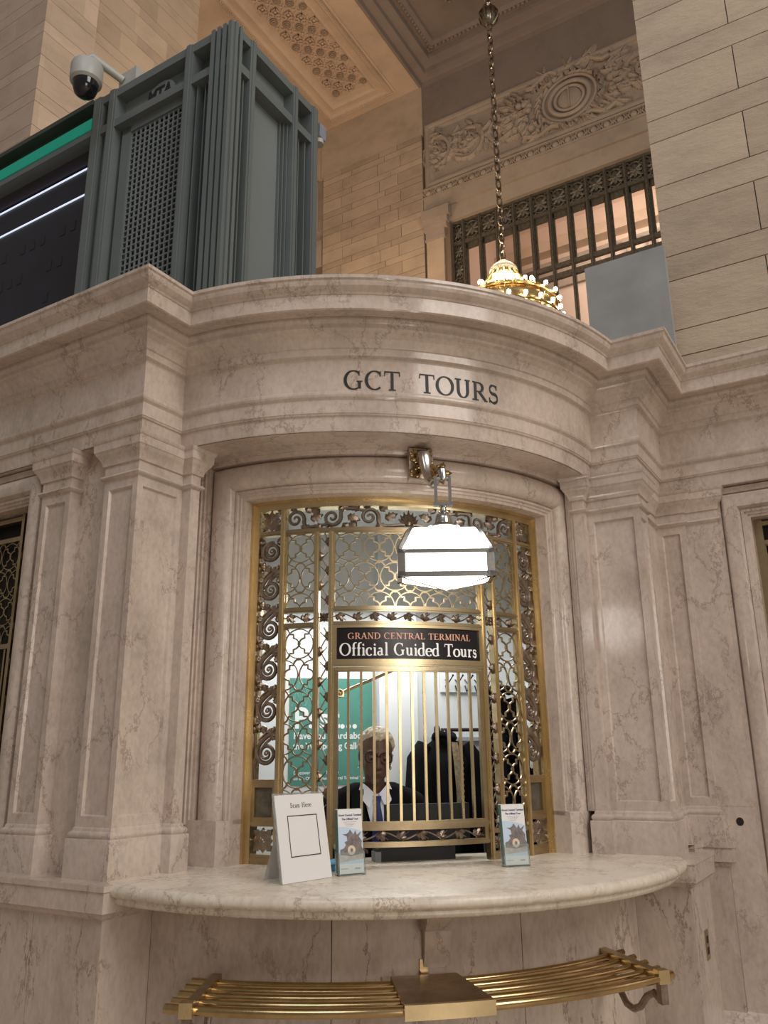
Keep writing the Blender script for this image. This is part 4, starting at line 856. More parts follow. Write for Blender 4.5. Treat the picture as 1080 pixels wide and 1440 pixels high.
e = coat('hanging_coat', .545, 1.55, 1.655, .95, .16, .21, .075, BL, 'black coat on a hanger behind the clerk', 1)
m = MB(); m.grid([[(.565, 1.47, 1.62), (.60, 1.465, 1.615)], [(.57, 1.45, 1.50), (.615, 1.45, 1.50)], [(.575, 1.44, 1.36), (.61, 1.44, 1.36)], [(.575, 1.435, 1.2), (.605, 1.435, 1.2)]]); mk(m, 'lining', paint('tan_lining', (.36, .27, .16), .7, .45, 50), e, 60)
m = MB()
for i in range(8): m.box(.614, .622, 1.435, 1.44, 1.50-.03*i, 1.512-.03*i)
mk(m, 'zip_teeth', M_BRASS, e); m = MB(); m.tube([(.575, 1.64, 1.70), (.58, 1.63, 1.672), (.575, 1.58, 1.655)], .004, 6); mk(m, 'hanger_hook', M_WHITE, e, 40)
coat('hanging_coat', .81, 1.32, 1.90, .80, .075, .13, .09, BL, 'long black coat hanging from the hooks beside the grille post', 2)
coat('hanging_jacket', 1.0, 1.60, 1.52, .8, .15, .18, .08, BL, 'black jacket hanging at the right end of the booth', 4)
# ------------------------------------------------------------------ departure board and its steel housing
RZ = radians(-45)
def Wm(u, v, z): return W(u, v, z)
board = empty('board_housing', W(-1.3, -.1, 3.46), 'grey green steel housing with vent mesh standing on the ticket office roof', 'housing')
def bd(m, name, mt, par=None, smooth=25): par = par or board; return pin(m.build(name, mt, None, Wm, smooth), par)
vb, ub, zt_, z0_ = -.45, -.785, 5.12, 3.46
m = MB(); m.box(-1.80, ub-.085, vb+.085, .27, z0_, zt_-.02); m.box(-1.80, ub-.02, vb+.02, .27, zt_-.03, zt_-.005); bd(m, 'core', M_HOUS)
for u0_, u1_ in ((-1.112, -1.062), (-1.690, -1.632), (-1.815, -1.742)):
    m = MB(); m.box(u0_, u1_, vb, vb+.10, z0_, zt_); m.box(u0_+.012, u1_-.012, vb-.006, vb, z0_, zt_); bd(m, 'post', M_HOUS)
for v0_, v1_ in ((-.312, -.268), (.050, .092), (.222, .280)):
    m = MB(); m.box(ub-.10, ub, v0_, v1_, z0_, zt_); m.box(ub, ub+.006, v0_+.012, v1_-.012, z0_, zt_); bd(m, 'post', M_HOUS)
# fluted corner post
m = MB(); m.box(-.930, -.800, vb+.012, -.405, z0_, zt_); m.box(-.87, ub-.012, vb+.05, -.39, z0_, zt_)
for i in range(4): u_ = -.925+.038*i; m.box(u_, u_+.022, vb-.010, vb+.02, z0_, zt_)
for i in range(2): v_ = -.440+.034*i; m.box(ub-.03, ub+.008, v_, v_+.02, z0_, zt_)
bd(m, 'corner_post', M_HOUS)
for z_a, z_b in ((zt_-.05, zt_), (4.865, 4.915)):
    m = MB(); m.box(-1.815, -.80, vb+.004, vb+.10, z_a, z_b); m.box(ub-.10, ub-.004, -.42, .28, z_a, z_b); bd(m, 'rail', M_HOUS)
m = MB(); m.box(-1.635, -1.105, vb+.07, vb+.09, 4.90, 5.08); m.box(ub-.09, ub-.07, -.27, .06, 3.46, 5.08); m.box(-1.635, -1.105, vb+.075, vb+.085, 3.46, 4.87); bd(m, 'panel', M_HOUS_L)
# angled reveals inside the cells
for u0_, u1_ in ((-1.062, -.93), (-1.742, -1.69)):
    for k in range(3): m = MB(); uu = u0_+(u1_-u0_)*(k+.5)/3; m.box(uu-.004, uu+.004, vb+.03+.012*k, vb+.09, z0_, 4.87); bd(m, 'fin', M_HOUS)
for v0_, v1_ in ((-.40, -.312), (.092, .222), (.0, .05)):
    for k in range(3): m = MB(); vv = v0_+(v1_-v0_)*(k+.5)/3; m.box(ub-.09, ub-.03-.012*(2-k), vv-.004, vv+.004, z0_, 4.87); bd(m, 'fin', M_HOUS)
# vent mesh: black backing and crossed bars
m = MB(); m.box(-1.535, -1.122, vb+.068, vb+.074, 3.50, 4.815); bd(m, 'vent_backing', M_BLACK)
m = MB(); pt = .0345
for i in range(int(.413/pt)+1): u_ = -1.535+pt*i; m.box(u_-.0038, u_+.0038, vb+.048, vb+.056, 3.5, 4.815)
for j in range(int(1.315/pt)+1): z_ = 3.5+pt*j; m.box(-1.535, -1.122, vb+.050, vb+.058, z_-.0038, z_+.0038)
tag(bd(m, 'vent_mesh', M_HOUS_L), kind='stuff')
m = MB()
for b in ((-1.60, -1.535), (-1.122, -1.106)): m.box(b[0], b[1], vb+.04, vb+.08, 3.46, 4.86)
m.box(-1.6, -1.106, vb+.04, vb+.08, 4.815, 4.868); bd(m, 'vent_border', M_HOUS)
# operator's roundel
m = MB(); n = 24; pts = [(-1.325+.098*cos(2*pi*k/n), 4.972+.075*sin(2*pi*k/n)) for k in range(n)]
for y_, rev in ((vb+.045, 0), (vb+.07, 1)): m.add([(x, y_, z) for x, z in pts], [tuple(range(n))])
m.grid([[(x, vb+.045, z) for x, z in pts], [(x, vb+.07, z) for x, z in pts]], closed_v=True); bd(m, 'roundel', M_HOUS_L)
m = font_mb('MTA', .095, .004, 'CENTER'); m.v = [(-1.34+x*.9+z*.12, vb+.043+y, 4.940+z*1.15) for x, y, z in m.v]; bd(m, 'letters', M_BLACK, None, 0)
# display
disp = empty('departure_board', W(-3.6, -.3, 3.46), 'dark departure board with green header and lit white lines', 'departure board')
m = MB(); m.box(-6.2, -1.815, -.36, -.10, 3.46, 5.09); bd(m, 'case', paint('board_navy', (.012, .013, .022), .35, .3, 3), disp)
m = MB(); m.box(-6.2, -1.815, -.46, -.10, 5.095, 5.125); m.box(-6.2, -1.815, -.40, -.36, 4.98, 5.10); bd(m, 'top_rail', paint('board_dark_green', (.045, .055, .045), .5, .15), disp)
m = MB(); m.box(-6.2, -1.815, -.455, -.36, 4.925, 5.000); bd(m, 'header_strip', mat('header_green', (.0, .22, .14), .4, emit=(.0, .30, .19), es=.30), disp)
m = MB(); m.box(-6.2, -1.815, -.45, -.36, 4.885, 4.925); bd(m, 'rail', M_HOUS, disp); m = MB(); m.box(-6.2, -1.815, -.375, -.362, 4.80, 4.885); bd(m, 'glow_band', mat('violet_sheen', (.05, .045, .06), .25), disp)
GLW = mat('lit_line', (.8, .85, 1), .4, emit=(.75, .82, 1), es=.9)
for z_ in (4.775, 4.600): m = MB(); m.box(-6.2, -1.815, -.368, -.360, z_, z_+.0045); bd(m, 'lit_line', GLW, disp)
DIM = mat('unlit_segment', (.009, .010, .017), .3)
for r_ in range(5):
    m = MB(); rq = random.Random(r_)
    for i in range(46):
        u_ = -5.9+.088*i
        if rq.random() < .7: m.box(u_, u_+.04, -.362, -.359, 4.40-.2*r_, 4.46-.2*r_)
    bd(m, 'unlit_row', DIM, disp)
# dome camera
cctv = empty('dome_camera', W(-1.673, -.62, 5.05), 'grey dome security camera on an arm above the departure board', 'camera')
cc = Vector(W(-1.673, -.62, 5.03)); M_CAM = paint('camera_grey', (.42, .42, .39), .4, .06)
m = MB(); m.lathe([(.070, .0), (.083, .012), (.085, .03), (.085, .105), (.080, .118), (.03, .124)], tuple(cc), 24); pin(m.build('housing', M_CAM), cctv)
m = MB(); m.lathe([(.001, -.085), (.03, -.080), (.055, -.058), (.066, -.02), (.068, .004)], tuple(cc), 20); pin(m.build('dome', mat('smoked_dome', (.008, .008, .01), .05, spec=.8)), cctv)
e_ = Vector(W(-1.60, -.44, 5.135)); m = MB(); m.tube([cc+Vector((0, 0, .10)), cc+Vector((0, 0, .165)), cc+Vector((0, 0, .185))+(e_-cc)*.08, e_+Vector((0, 0, .03))], .022, 10); pin(m.build('arm', M_CAM), cctv)
m = MB(); m.box(-1.63, -1.50, -.44, -.26, 5.12, 5.215); pin(m.build('mounting_box', M_CAM, None, Wm, 20), cctv)
cam2 = empty('box_camera', W(-.77, .33, 4.9), 'small grey box camera behind the far corner of the steel housing', 'camera'); m = MB(); m.box(-.84, -.785, .30, .36, 4.97, 5.06); pin(m.build('body', paint('camera_blue_grey', (.25, .27, .33), .4), None, Wm, 20), cam2); m = MB(); m.lathe([(.03, 0), (.03, .05)], tuple(W(-.815, .33, 4.94)), 14); pin(m.build('mount', M_CAM), cam2)
# plain grey panel on the roof
gp = empty('grey_panel', W(.62, 1.2, 3.46), 'plain grey board standing on the roof beside the stone pier', 'panel')
m = MB(); m.box(.415, .85, 1.20, 1.24, 3.46, 4.176); pin(m.build('board', paint('mottled_grey', (.30, .31, .31), .7, .13, 4), None, Wm, 20), gp); m = MB(); m.box(.45, .49, 1.24, 1.5, 3.46, 4.1); pin(m.build('brace', M_HOUS, None, Wm, 20), gp)

# ------------------------------------------------------------------ stone piers and passage walls
cube = MB().box(-.5, .5, -.5, .5, -.5, .5).mesh('stone_block', None, 0)
def blk(par, mt_mesh, u0_, u1_, v0_, v1_, z0_, z1_, g=.003):
    c_ = W((u0_+u1_)/2, (v0_+v1_)/2, (z0_+z1_)/2); return inst(mt_mesh, 'stone_block', par, None, c_-par.location, (0, 0, RZ), (u1_-u0_-2*g, v1_-v0_, z1_-z0_-2*g))
cubeA = cube.copy(); cubeA.materials.append(M_STONE); cubeB = cube.copy(); cubeB.materials.append(M_STONE_D); M_STONE_L = stone('left_pier_stone', (.60, .47, .36), .10, horiz=2.0); cubeL = cube.copy(); cubeL.materials.append(M_STONE_L)
def sbox(name, u0_, u1_, v0_, v1_, z0_, z1_, mt, par=None):
    m = MB(); m.box(u0_, u1_, v0_, v1_, z0_, z1_); o = m.build(name, mt, None, Wm, 20)
    return pin(o, par) if par else o
def courses(z_start, z_end, tall=.310, short=.158, first_tall=True):
    z = z_start; k = first_tall; out = []
    while z < z_end: h = tall if k else short; out.append((z, z+h, k)); z += h; k = not k
    return out
wpr = sbox('wall_pier_right', .80, 4.2, 1.512, 3.2, 3.3, 9.0, M_JOINT); tag(wpr, 'large buff limestone pier rising above the right wall', 'wall', kind='structure')
for i, (za, zb, k) in enumerate(courses(3.33, 7.6, .312, .159)):
    za, zb = za+.007, zb+.007
    if k: cuts = [.79, 1.313, 2.25, 3.1, 4.2] if (i//2) % 2 == 0 else [.79, 1.313, 2.0, 2.9, 4.2]
    else: cuts = [.79, 2.1 if i % 4 == 1 else 1.75, 3.3, 4.2]
    for a_, b_ in zip(cuts[:-1], cuts[1:]): blk(wpr, cubeA, a_, b_, 1.50, 1.56 if a_ > .8 else 2.2, za, zb)
wpl = sbox('wall_pier_left', -9.6, -5.54, 1.515, 3.82, 0, 15, M_JOINT); tag(wpl, 'tall limestone pier behind the departure board', 'wall', kind='structure')
rb = random.Random(11)
for i, (za, zb, k) in enumerate(courses(7.2, 13.2, .315, .158)):
    c0 = [-5.49-(.62 if k else .95)*j*(1+.1*rb.random())-(.1*rb.random() if j else 0) for j in range(5)]
    if k: c0[1] = -5.49-(.55 if (i//2) % 2 else .8)
    for a_, b_ in zip(c0[:-1], c0[1:]): blk(wpl, cubeL, b_, a_, 1.50, 1.56 if a_ < -5.5 else 1.56, za, zb)
    d0 = [1.50, 1.86 if (i//2) % 2 else 1.98, 2.17] if k else [1.50, 2.17]
    for a_, b_ in zip(d0[:-1], d0[1:]): blk(wpl, cubeL, -5.55, -5.49, a_+(.061 if a_ < 1.55 else .0), b_, za, zb)
    d1 = [2.17, 2.55+.2*((i//2) % 2), 3.1+.2*((i//2) % 2), 3.84] if k else [2.17, 2.8, 3.84]
    for a_, b_ in zip(d1[:-1], d1[1:]): blk(wpl, cubeB, -5.60, -5.515, a_, b_, za, zb)  # set back in darker stone: the pier's shade edge put into shape and colour
wf = sbox('wall_far', -14, 4.0, 11.30, 11.45, 12.78, 17.2, M_PLAS); tag(wf, 'far passage wall with stone coursing, carved frieze panel and barred window', 'wall', kind='structure')
sbox('wall_core', -8.57, -5.80, 11.215, 11.32, 0, 15.26, M_JOINT_L, wf); sbox('wall_core', -14, -5.2, 11.26, 11.5, 0, 12.80, M_JOINT_L, wf); sbox('upper_band', -8.62, -5.78, 11.20, 11.32, 15.26, 16.62, M_STONE_D, wf); sbox('upper_band', -5.78, 4, 11.24, 11.32, 15.42, 16.62, M_CEIL_D, wf); sbox('upper_band', -14, -8.62, 11.24, 11.32, 15.26, 16.62, M_STONE_D, wf)
for i, (za, zb, k) in enumerate(courses(9.0, 15.24, .312, .158)):
    if zb > 15.27: zb = 15.26
    p_ = (i//2) % 2
    cuts = ([-8.56, -8.02, -6.95, -6.45 if p_ else -6.25, -5.80] if p_ else [-8.56, -7.98, -7.0, -6.38, -5.80]) if k else [-8.56, -7.72, -6.65 if p_ else -6.8, -5.80]
    for a_, b_ in zip(cuts[:-1], cuts[1:]): blk(wf, cubeB, a_, b_, 11.196, 11.26, za, zb, .006)
# carved frieze panel
def wfm(m, name, mt, smooth=40): return pin(m.build(name, mt, None, Wm, smooth), wf)
def uframe(u0_, u1_, z0_, z1_, prof, sides=4):
    m = MB(); rows = [[(u0_+i, d, z0_+i), (u1_-i, d, z0_+i), (u1_-i, d, z1_-i), (u0_+i, d, z1_-i), (u0_+i, d, z0_+i)] for i, d in prof]; m.grid(rows); return m
wfm(uframe(-5.74, 1.45, 13.80, 15.50, [(0, 11.30), (0, 11.22), (.05, 11.20), (.09, 11.21), (.12, 11.25), (.15, 11.25), (.18, 11.27), (.22, 11.33)]), 'panel_moulding', M_PLAS, 30)
sbox('relief_ground', -5.7, 1.4, 11.32, 11.36, 13.85, 15.45, M_PLAS, wf)
rq = random.Random(21); m = MB(); zc_ = 14.65
def lf(u_, z_, an, L, w_, l_=.06): m.leaf(u_, z_, an, L, w_, 11.30, -l_)
def us(pts, y=11.29): return [(p[0], y, p[1]) for p in pts]
cu_ = -2.35
for sg in (-1, 1):
    for i in range(3):
        cx = cu_+sg*(1.55+.82*i); fl = 1 if i % 2 else -1; sp = spiral(cx, zc_, .04, .46, .3, 1.7, 36, sg); sp = [(x, zc_+fl*(z-zc_)) for x, z in sp]
        m.tube(us(sp), [.03+.035*k/36 for k in range(37)], 7)
        for k in range(26):
            t = rq.uniform(0, 2*pi); q = rq.uniform(.15, .5); lf(cx+q*cos(t), zc_+q*sin(t)*1.05, t+rq.uniform(-.8, .8)+pi/2, rq.uniform(.16, .34), rq.uniform(.12, .2), .08)
        m.ball((cx, 11.28, zc_), .07, 8, 5)
        for k in range(6): lf(cx, zc_, k*pi/3, .17, .12, .08)
for rr_2, tk in ((.30, .035), (.42, .05), (.56, .035)):
    m.tube(us([(cu_+rr_2*1.02*cos(k*pi/16), zc_+.02+rr_2*.95*sin(k*pi/16)) for k in range(32)], 11.27), tk, 8, closed=True)
m.ball((cu_, 11.31, zc_+.02), .28, 16, 8, 1, .25, 1); m.box(cu_-.015, cu_+.015, 11.22, 11.26, zc_-.22, zc_+.26)
for k in range(30):
    t = 2*pi*k/30; lf(cu_+.66*cos(t), zc_+.02+.62*sin(t), t+rq.choice((1.2, 1.9)), .22, .14, .09)
for k in range(110):
    t = rq.uniform(0, 2*pi); q = rq.uniform(.62, 1.08); x, z = cu_+q*1.25*cos(t), zc_+q*.86*sin(t)+.04
    if 13.98 < z < 15.5: lf(x, z, t+rq.uniform(-.7, .7), rq.uniform(.2, .36), .17, .10)
for sg in (-1, 1):
    for k in range(14): m.ball((cu_+sg*(.98+rq.uniform(-.14, .14)), 11.27, zc_+rq.uniform(-.35, .35)), rq.uniform(.05, .09), 8, 5)
    m.tube(us([(cu_+sg*(.2+.14*k), 15.36+.10*sin(k*1.1)) for k in range(6)], 11.24), .055, 7); m.tube(us([(cu_+sg*(.25+.13*k), 14.06+.06*sin(k*1.3)) for k in range(7)], 11.25), .05, 7)
wfm(m, 'carved_relief', M_PLAS, 50)
sbox('lintel', -5.79, 4, 11.20, 11.34, 13.14, 13.48, M_PLAS, wf); sbox('lintel', -5.72, 4, 11.26, 11.36, 12.76, 13.15, M_PLAS, wf); sbox('fillet', -5.79, 4, 11.17, 11.3, 13.47, 13.52, M_PLAS, wf); sbox('fillet', -5.79, 4, 11.17, 11.3, 13.70, 13.74, M_PLAS, wf); sbox('ground', -5.79, 4, 11.24, 11.34, 13.5, 13.82, M_PLAS, wf)
eg = MB(); eg.ball((0, 0, 0), .075, 8, 6, 1, .7, 1.15)
for sg in (-1, 1): eg.tube([(sg*.075, 0, .085), (sg*.105, -.02, .0), (sg*.055, 0, -.085)], .018, 5)
eg.leaf(.13, .07, -pi/2, .15, .06, 0, -.03); egm = eg.mesh('leaf_ornament'); egm.materials.append(M_PLAS)
u_ = -5.68
while u_ < 1.2: inst(egm, 'leaf_ornament', wf, None, W(u_, 11.22, 13.61)-wf.location, (0, 0, RZ)); u_ += .27
# small pilaster left of the window
sbox('pilaster', -5.76, -5.34, 11.22, 11.34, 0, 12.40, M_STONE_D, wf)
for u0_, u1_, v_, za, zb in ((-5.78, -5.30, 11.19, 12.38, 12.44), (-5.77, -5.31, 11.20, 12.44, 12.62), (-5.79, -5.24, 11.16, 12.62, 12.72), (-5.80, -5.20, 11.12, 12.72, 12.86), (-5.81, -5.14, 11.08, 12.86, 13.10)): sbox('capital_course', u0_, u1_, v_, 11.34, za, zb, M_PLAS, wf)
# second bay glimpsed at the left
wfm(uframe(-15.5, -8.72, 13.80, 15.20, [(0, 11.30), (0, 11.2), (.05, 11.18), (.12, 11.2), (.16, 11.26), (.22, 11.33)]), 'panel_moulding', M_PLAS, 30); sbox('lintel', -14, -8.6, 11.2, 11.34, 12.8, 13.5, M_PLAS, wf)
# barred window
win = empty('window_1', W(-2.5, 11.4, 9), 'tall bronze barred window with square rosette border in the far wall', 'window', kind='structure')
def wn(m, name, sm=30): return pin(m.build(name, M_IRON, None, Wm, sm), win)
ub_ = [-4.93+.39*i for i in range(14)]
for u_ in ub_: m = MB(); m.box(u_-.035, u_+.035, 11.36, 11.44, 7, 12.74); m.box(u_-.015, u_+.015, 11.33, 11.36, 7, 12.74); wn(m, 'mullion')
for za, zb in ((12.70, 12.78), (12.16, 12.24), (10.62, 10.74), (10.86, 10.96), (8.6, 8.7)): m = MB(); m.box(-5.2, .3, 11.355, 11.43, za, zb); wn(m, 'transom')
m = MB(); m.box(-5.24, -5.17, 11.36, 11.44, 7, 12.74); wn(m, 'mullion')
sq = MB()
for k in range(8): sq.leaf(0, 0, k*pi/4, .17 if k % 2 == 0 else .2, .10, 0, -.03)
sq.ball((0, -.01, 0), .04, 8, 5); sq.tube([(.155*cos(k*pi/10), 0, .20*sin(k*pi/10)) for k in range(20)], .016, 5, closed=True)
for x, z in ((-1, -1), (1, -1), (1, 1), (-1, 1)): sq.tube([(x*.18, 0, z*.22), (x*.11, 0, z*.20), (x*.10, 0, z*.13), (x*.16, 0, z*.12)], .018, 5)
sqm = sq.mesh('rosette_panel'); sqm.materials.append(M_IRON)
for i in range(13): inst(sqm, 'rosette_panel', win, None, W(ub_[i]+.195, 11.39, 12.47)-win.location, (0, 0, RZ))
for j in range(9): inst(sqm, 'rosette_panel', win, None, W(-5.06, 11.39, 12.47-.46*j)-win.location, (0, 0, RZ), (.62, 1, 1))
m = MB(); m.box(-5.2, .3, 11.425, 11.45, 12.22, 12.74); m.box(-5.2, -4.93, 11.425, 11.45, 7, 12.74); wn(m, 'backing_plate')
# inner casement frames
for i in range(13):
    m = MB(); a_, b_ = ub_[i]+.035, ub_[i]+.355
    for x0_, x1_, za, zb in ((a_, a_+.035, 10.96, 12.16), (b_-.035, b_, 10.96, 12.16), (a_, b_, 12.04, 12.16)): m.box(x0_, x1_, 11.42, 11.46, za, zb)
    wn(m, 'casement')
# warm room seen through the bars
M_WARM = paint('room_plaster', (.74, .57, .46), .8, .06, .5)
rm = empty('wall_room', W(-2.5, 16.5, 9), 'warm plaster walls of the room beyond the barred window', 'wall', kind='structure')
def rmb(*b, mt=M_WARM, name='wall_face'): m = MB(); m.box(*b); return pin(m.build(name, mt, None, Wm, 20), rm)
rmb(-7, 3, 16.5, 16.7, 0, 17); rmb(-7.2, -6.2, 11.6, 16.7, 0, 17); rmb(2.4, 2.6, 11.6, 16.7, 0, 17); rmb(-7, 3, 11.6, 16.7, 15.6, 15.8, name='room_ceiling')
rmb(-7, 3, 16.3, 16.5, 14.2, 14.34, mt=M_PLAS, name='room_cornice'); rmb(-7, 3, 16.15, 16.5, 14.6, 14.9, mt=M_CEIL, name='room_cornice'); rmb(-7, 3, 16.35, 16.5, 12.6, 12.7, mt=M_PLAS, name='room_cornice')
rmb(-5.2, -3.2, 15.6, 16.5, 0, 13.5, name='room_pier'); rmb(-5.3, -3.1, 15.5, 16.5, 13.0, 13.5, mt=M_PLAS, name='room_capital')
m = MB()
for i in range(9):
    for j in range(3): m.tube([(-2.8+.55*i+.2*cos(k*pi/6), 16.28, 13.1+.48*j+.2*sin(k*pi/6)) for k in range(12)], .03, 5, closed=True)
pin(m.build('room_ornament', M_PLAS, None, Wm), rm)
area('room_light', W(-1.5, 13.6, 13.5), W(-2.2, 16.5, 13.4), 2.5, 150, (1, .86, .74))

# ------------------------------------------------------------------ ceiling
ZS = 16.6
ceil = sbox('ceiling', -16, -5.83, 1.2, 11.4, ZS, ZS+.3, M_CEIL); tag(ceil, 'plaster passage ceiling with an ornamented beam soffit and a deep coffer', 'ceiling', kind='structure')
def cl(m, name, mt, smooth=30): return pin(m.build(name, mt, None, Wm, smooth), ceil)
def cframe(u0_, u1_, v0_, v1_, prof):
    m = MB(); m.grid([[(u0_+i, v0_+i, z), (u1_-i, v0_+i, z), (u1_-i, v1_-i, z), (u0_+i, v1_-i, z), (u0_+i, v0_+i, z)] for i, z in prof]); return m
cl(cframe(-8.26, -6.34, 3.0, 11.01, [(0, ZS+.02), (0, ZS-.03), (.03, ZS-.05), (.07, ZS-.03), (.09, ZS-.06), (.14, ZS-.07), (.17, ZS-.03), (.19, ZS-.02), (.30, ZS-.02), (.32, ZS-.05), (.36, ZS-.06), (.40, ZS-.03), (.42, ZS-.02), (.52, ZS-.02), (.54, ZS+.0)]), 'panel_moulding', M_CEIL)
bead = MB().ball((0, 0, 0), .03, 6, 4).mesh('bead'); bead.materials.append(M_CEIL)
m = MB(); 
for k in range(150):
    v_ = 3.2+k*.052
    for u_ in (-8.18, -6.42): m.ball((u_, v_, ZS-.07), .022, 5, 3)
for k in range(34): m.ball((-8.15+k*.052, 10.93, ZS-.07), .022, 5, 3)
tag(cl(m, 'bead_moulding', M_CEIL), kind='stuff')
sqs = MB(); 
for i, q in enumerate(((-.075, .075, -.075, -.055), (-.075, .075, .055, .075), (-.075, -.055, -.075, .075), (.055, .075, -.075, .075))): sqs.box(q[0], q[1], q[2], q[3], -.035, .0)
sqs.ball((0, 0, -.01), .035, 8, 5); sqs_m = sqs.mesh('square_boss', None, 20); sqs_m.materials.append(M_CEIL)
flo = MB()
for k in range(8): t = k*pi/4; flo.ball((.045*cos(t), .045*sin(t), -.012), .026, 6, 4)
flo.ball((0, 0, -.03), .026, 8, 5); flo.tube([(.082*cos(k*pi/8), .082*sin(k*pi/8), -.006) for k in range(16)], .013, 5, closed=True); flo_m = flo.mesh('flower_boss'); flo_m.materials.append(metal('gilded_boss', (.44, .33, .23), (.26, .19, .13), .8, 30, .0))
diag = MB(); diag.tube([(-.06, -.06, 0), (.06, .06, 0)], .02, 5); diag.tube([(-.06, .06, 0), (.06, -.06, 0)], .02, 5); diag_m = diag.mesh('cross_boss'); diag_m.materials.append(M_CEIL)
for i in range(5):
    for j in range(24):
        u_, v_ = -7.58+.195*i*.98, 10.30-.195*j; me = (flo_m if (i+j) % 4 == 0 else sqs_m) if (i+j) % 2 == 0 else diag_m
        inst(me, me.name.split('.')[0], ceil, None, W(u_, v_, ZS-.022)-ceil.location, (0, 0, RZ))
# coffer
cf = [(0, ZS+.0), (0, ZS-.01), (.06, ZS-.01), (.08, ZS+.10), (.14, ZS+.13), (.24, ZS+.16), (.26, ZS+.26), (.34, ZS+.30), (.44, ZS+.33), (.46, ZS+.44), (.54, ZS+.46), (.62, ZS+.42), (.70, ZS+.46), (.72, ZS+.54), (1.35, ZS+.54), (1.37, ZS+.48), (1.45, ZS+.45), (1.53, ZS+.48), (1.56, ZS+.56), (1.75, ZS+.60), (1.78, ZS+.72), (2.0, ZS+.74), (2.02, ZS+.80), (3.1, ZS+.80)]
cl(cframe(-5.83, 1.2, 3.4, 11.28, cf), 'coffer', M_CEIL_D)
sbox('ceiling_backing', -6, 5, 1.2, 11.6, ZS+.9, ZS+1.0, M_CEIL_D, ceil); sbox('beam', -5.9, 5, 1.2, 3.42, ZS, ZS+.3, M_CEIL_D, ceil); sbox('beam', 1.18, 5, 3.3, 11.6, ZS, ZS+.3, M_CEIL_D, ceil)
m = MB()
for k in range(70):
    for q in (.52, 1.43):
        v_ = 11.28-q-.10*k; m.ball((-5.83+q+.06, v_, ZS+(.43 if q < 1 else .455)), .045, 6, 4)
        u_ = -5.83+q+.10*k
        if u_ < 1: m.ball((u_, 11.28-q-.06, ZS+(.43 if q < 1 else .455)), .045, 6, 4)
tag(cl(m, 'egg_moulding', M_CEIL_D), kind='stuff')

# ------------------------------------------------------------------ chandelier
ch0 = Vector(W(-1.955, 6.0, 0)); CZ = 7.66
chd = empty('chandelier', (ch0.x, ch0.y, CZ-1.2), 'gilded chandelier ringed with bare glowing bulbs on a long chain', 'chandelier')
M_GILT = metal('gilt_chandelier', (.85, .62, .28), (.45, .28, .10), .3, 25); M_BULB = mat('lit_bulb', (1, .9, .7), .3, emit=(1, .86, .62), es=30); M_CHAIN = metal('chain_metal', (.40, .33, .24), (.16, .13, .10), .3, 30)
def cd(m, name, mt, par=chd): return pin(m.build(name, mt), par)
c3 = (ch0.x, ch0.y, CZ)
m = MB(); m.lathe([(.03, .10), (.035, .06), (.05, .05), (.075, .03), (.055, .015), (.07, -.005), (.04, -.02)], c3, 20); cd(m, 'finial', M_BRONZE)
m = MB(); m.lathe([(.06, -.02), (.14, -.035), (.175, -.07), (.185, -.11), (.17, -.14), (.16, -.14)], c3, 24); cd(m, 'crown_rim', mat('cream_enamel', (.8, .72, .58), .35))
m = MB(); m.lathe([(.15, -.13), (.19, -.20), (.28, -.34), (.42, -.48), (.58, -.58), (.64, -.72), (.60, -.90), (.42, -1.05), (.05, -1.2)], c3, 30)
for k in range(16):
    t = 2*pi*k/16; m.tube([(c3[0]+r_*cos(t), c3[1]+r_*sin(t), CZ+z_) for r_, z_ in ((.16, -.13), (.20, -.20), (.29, -.34), (.43, -.48), (.595, -.58), (.655, -.72), (.61, -.9))], .016, 5)
cd(m, 'melon_body', M_GILT)
for r_, z_, n_ in ((.30, -.36, 10), (.47, -.50, 14), (.65, -.62, 20), (.68, -.84, 22)):
    m = MB(); m.tube([(c3[0]+r_*cos(2*pi*k/28), c3[1]+r_*sin(2*pi*k/28), CZ+z_-.03) for k in range(28)], .018, 6, closed=True); rg = cd(m, 'bulb_ring', M_GILT)
    for k in range(n_):
        t = 2*pi*(k+.3)/n_; m = MB(); m.ball((c3[0]+(r_+.035)*cos(t), c3[1]+(r_+.035)*sin(t), CZ+z_+.012), .026, 10, 7, 1, 1, 1.25); m.build('bulb', M_BULB, rg)
        if r_ == .65: m = MB(); m.lathe([(.012, -.03), (.016, -.015), (.014, -.005)], (c3[0]+(r_+.035)*cos(t), c3[1]+(r_+.035)*sin(t), CZ+z_), 8); m.build('socket', M_GILT, rg)
lkm = MB(); lkm.tube([(.038*cos(t), 0, .085*sin(t)) for t in [2*pi*k/14 for k in range(14)]], .0125, 6, closed=True); lk_me = lkm.mesh('chain_link'); lk_me.materials.append(M_CHAIN)
z_ = CZ+.14; i = 0
while z_ < 16.6:
    if not 11.55 < z_ < 11.95: inst(lk_me, 'chain_link', chd, None, Vector((ch0.x, ch0.y, z_))-chd.location, (0, 0, pi/2*(i % 2)+.35))
    z_ += .135; i += 1
m = MB(); m.lathe([(.02, -.26), (.05, -.22), (.04, -.19), (.10, -.13), (.125, -.04), (.11, .06), (.06, .13), (.075, .17), (.03, .20), (.02, .26)], (ch0.x, ch0.y, 11.75), 16)
for k in range(8):
    t = k*pi/4; m.tube([(ch0.x+q*cos(t), ch0.y+q*sin(t), 11.75+zz) for q, zz in ((.05, -.18), (.125, -.08), (.14, .02), (.08, .14))], .014, 5)
cd(m, 'chain_ball', M_CHAIN)
point('chandelier_light', (ch0.x, ch0.y, CZ+.05), 60, (1, .8, .55), .3)

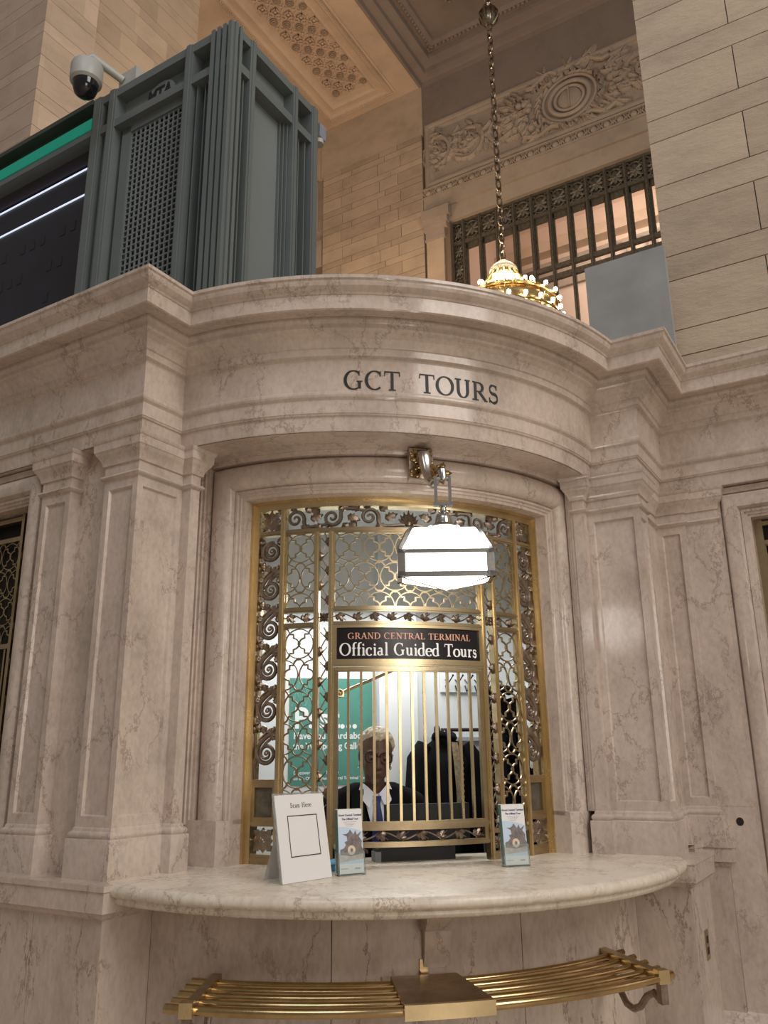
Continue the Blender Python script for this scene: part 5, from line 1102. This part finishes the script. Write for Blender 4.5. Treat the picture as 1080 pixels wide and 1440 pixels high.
# ------------------------------------------------------------------ small wall fittings
out = empty('outlet_plate', (*SB(.16, .032), .72), 'brass outlet plate set in the marble side of the booth', 'outlet')
def Om(x, y, z): q = SB(.165+x, .030+y); return (q.x, q.y, z)
m = MB(); m.box(-.030, .030, 0, .004, .70, .815); pin(m.build('plate', M_BRASSD, None, Om, 20), out); m = MB()
for z_ in (.735, .778): m.box(-.014, .014, .003, .0055, z_-.013, z_+.013)
pin(m.build('socket', M_BLACK, None, Om, 20), out)
hol = MB(); q0_ = BW(.165, -.0595); n = 16; tt = Vector((S, -S))
hol.add([(*(q0_+tt*.017*cos(2*pi*k/n)), 1.232+.019*sin(2*pi*k/n)) for k in range(n)], [tuple(range(n))]); ho = hol.build('bolt_hole', M_BLACK); tag(ho, 'dark round hole in the marble pilaster at right', 'hole')

# scrollwork of the neighbouring window at the left edge
def PWm(x, y, z): q = PA(x, -.19+y); return (q.x, q.y, z)
m = MB()
for i in range(8):
    z_ = 2.56-.17*i; sp = spiral(.90, z_, .006, .040, .6, 1.6, 26); m.tube(xz(sp), .008, 5); m.tube(xz(bez(sp[-1], (sp[-1][0], z_-.06), (.94, z_-.09), (.925, z_-.13), 8)), .008, 5)
    for an in (.4, 1.9, 3.6): m.leaf(.90, z_-.075, an, .055, .05, 0, .01)
m.build('scroll_panel', M_BRONZE, window_left, PWm, 50)
m = MB(); m.box(.955, .975, -.01, .02, 1.12, 2.70); m.box(.835, .855, -.01, .02, 1.12, 2.70); m.build('post', M_BRASSD, window_left, PWm, 20)

def side_grille(fm, par, s0, s1, z0, z1, skip):
    n = max(2, round((s1-s0)/.31)); w = (s1-s0)/n
    for k in range(n+1):
        if k == 0 and skip: continue
        x = s0+w*k; m = MB(); m.box(x-.012, x+.012, -.014, .022, z0, z1); m.build('post', M_BRASSD, par, fm, 20)
    for z_ in (z0+.01, z1-.12, z1-.02, (z0+z1)/2+.15): m = MB(); m.box(s0, s1, -.012, .018, z_-.011, z_+.011); m.build('rail', M_BRASSD, par, fm, 20)
    for k in range(n):
        a_, b_ = s0+w*k+.012, s0+w*(k+1)-.012; zm = (z0+z1)/2+.15
        lattice_mb(a_, b_, zm+.011, z1-.131, (b_-a_)/2, .136).build('lattice_panel', M_BRASSD, par, fm, 30)
        for q in range(5): x = a_+(b_-a_)*(q+.5)/5; m = MB(); m.box(x-.006, x+.006, -.006, .006, z0+.02, zm-.011); m.build('bar', M_BRASSD, par, fm, 20)
side_grille(PWm, window_left, .975, 2.76, ZC, 2.70, True)
side_grille(lambda x, y, z: (*BW(x, -.19+y), z), window_right, .42, 1.46, .44, 2.70, False)
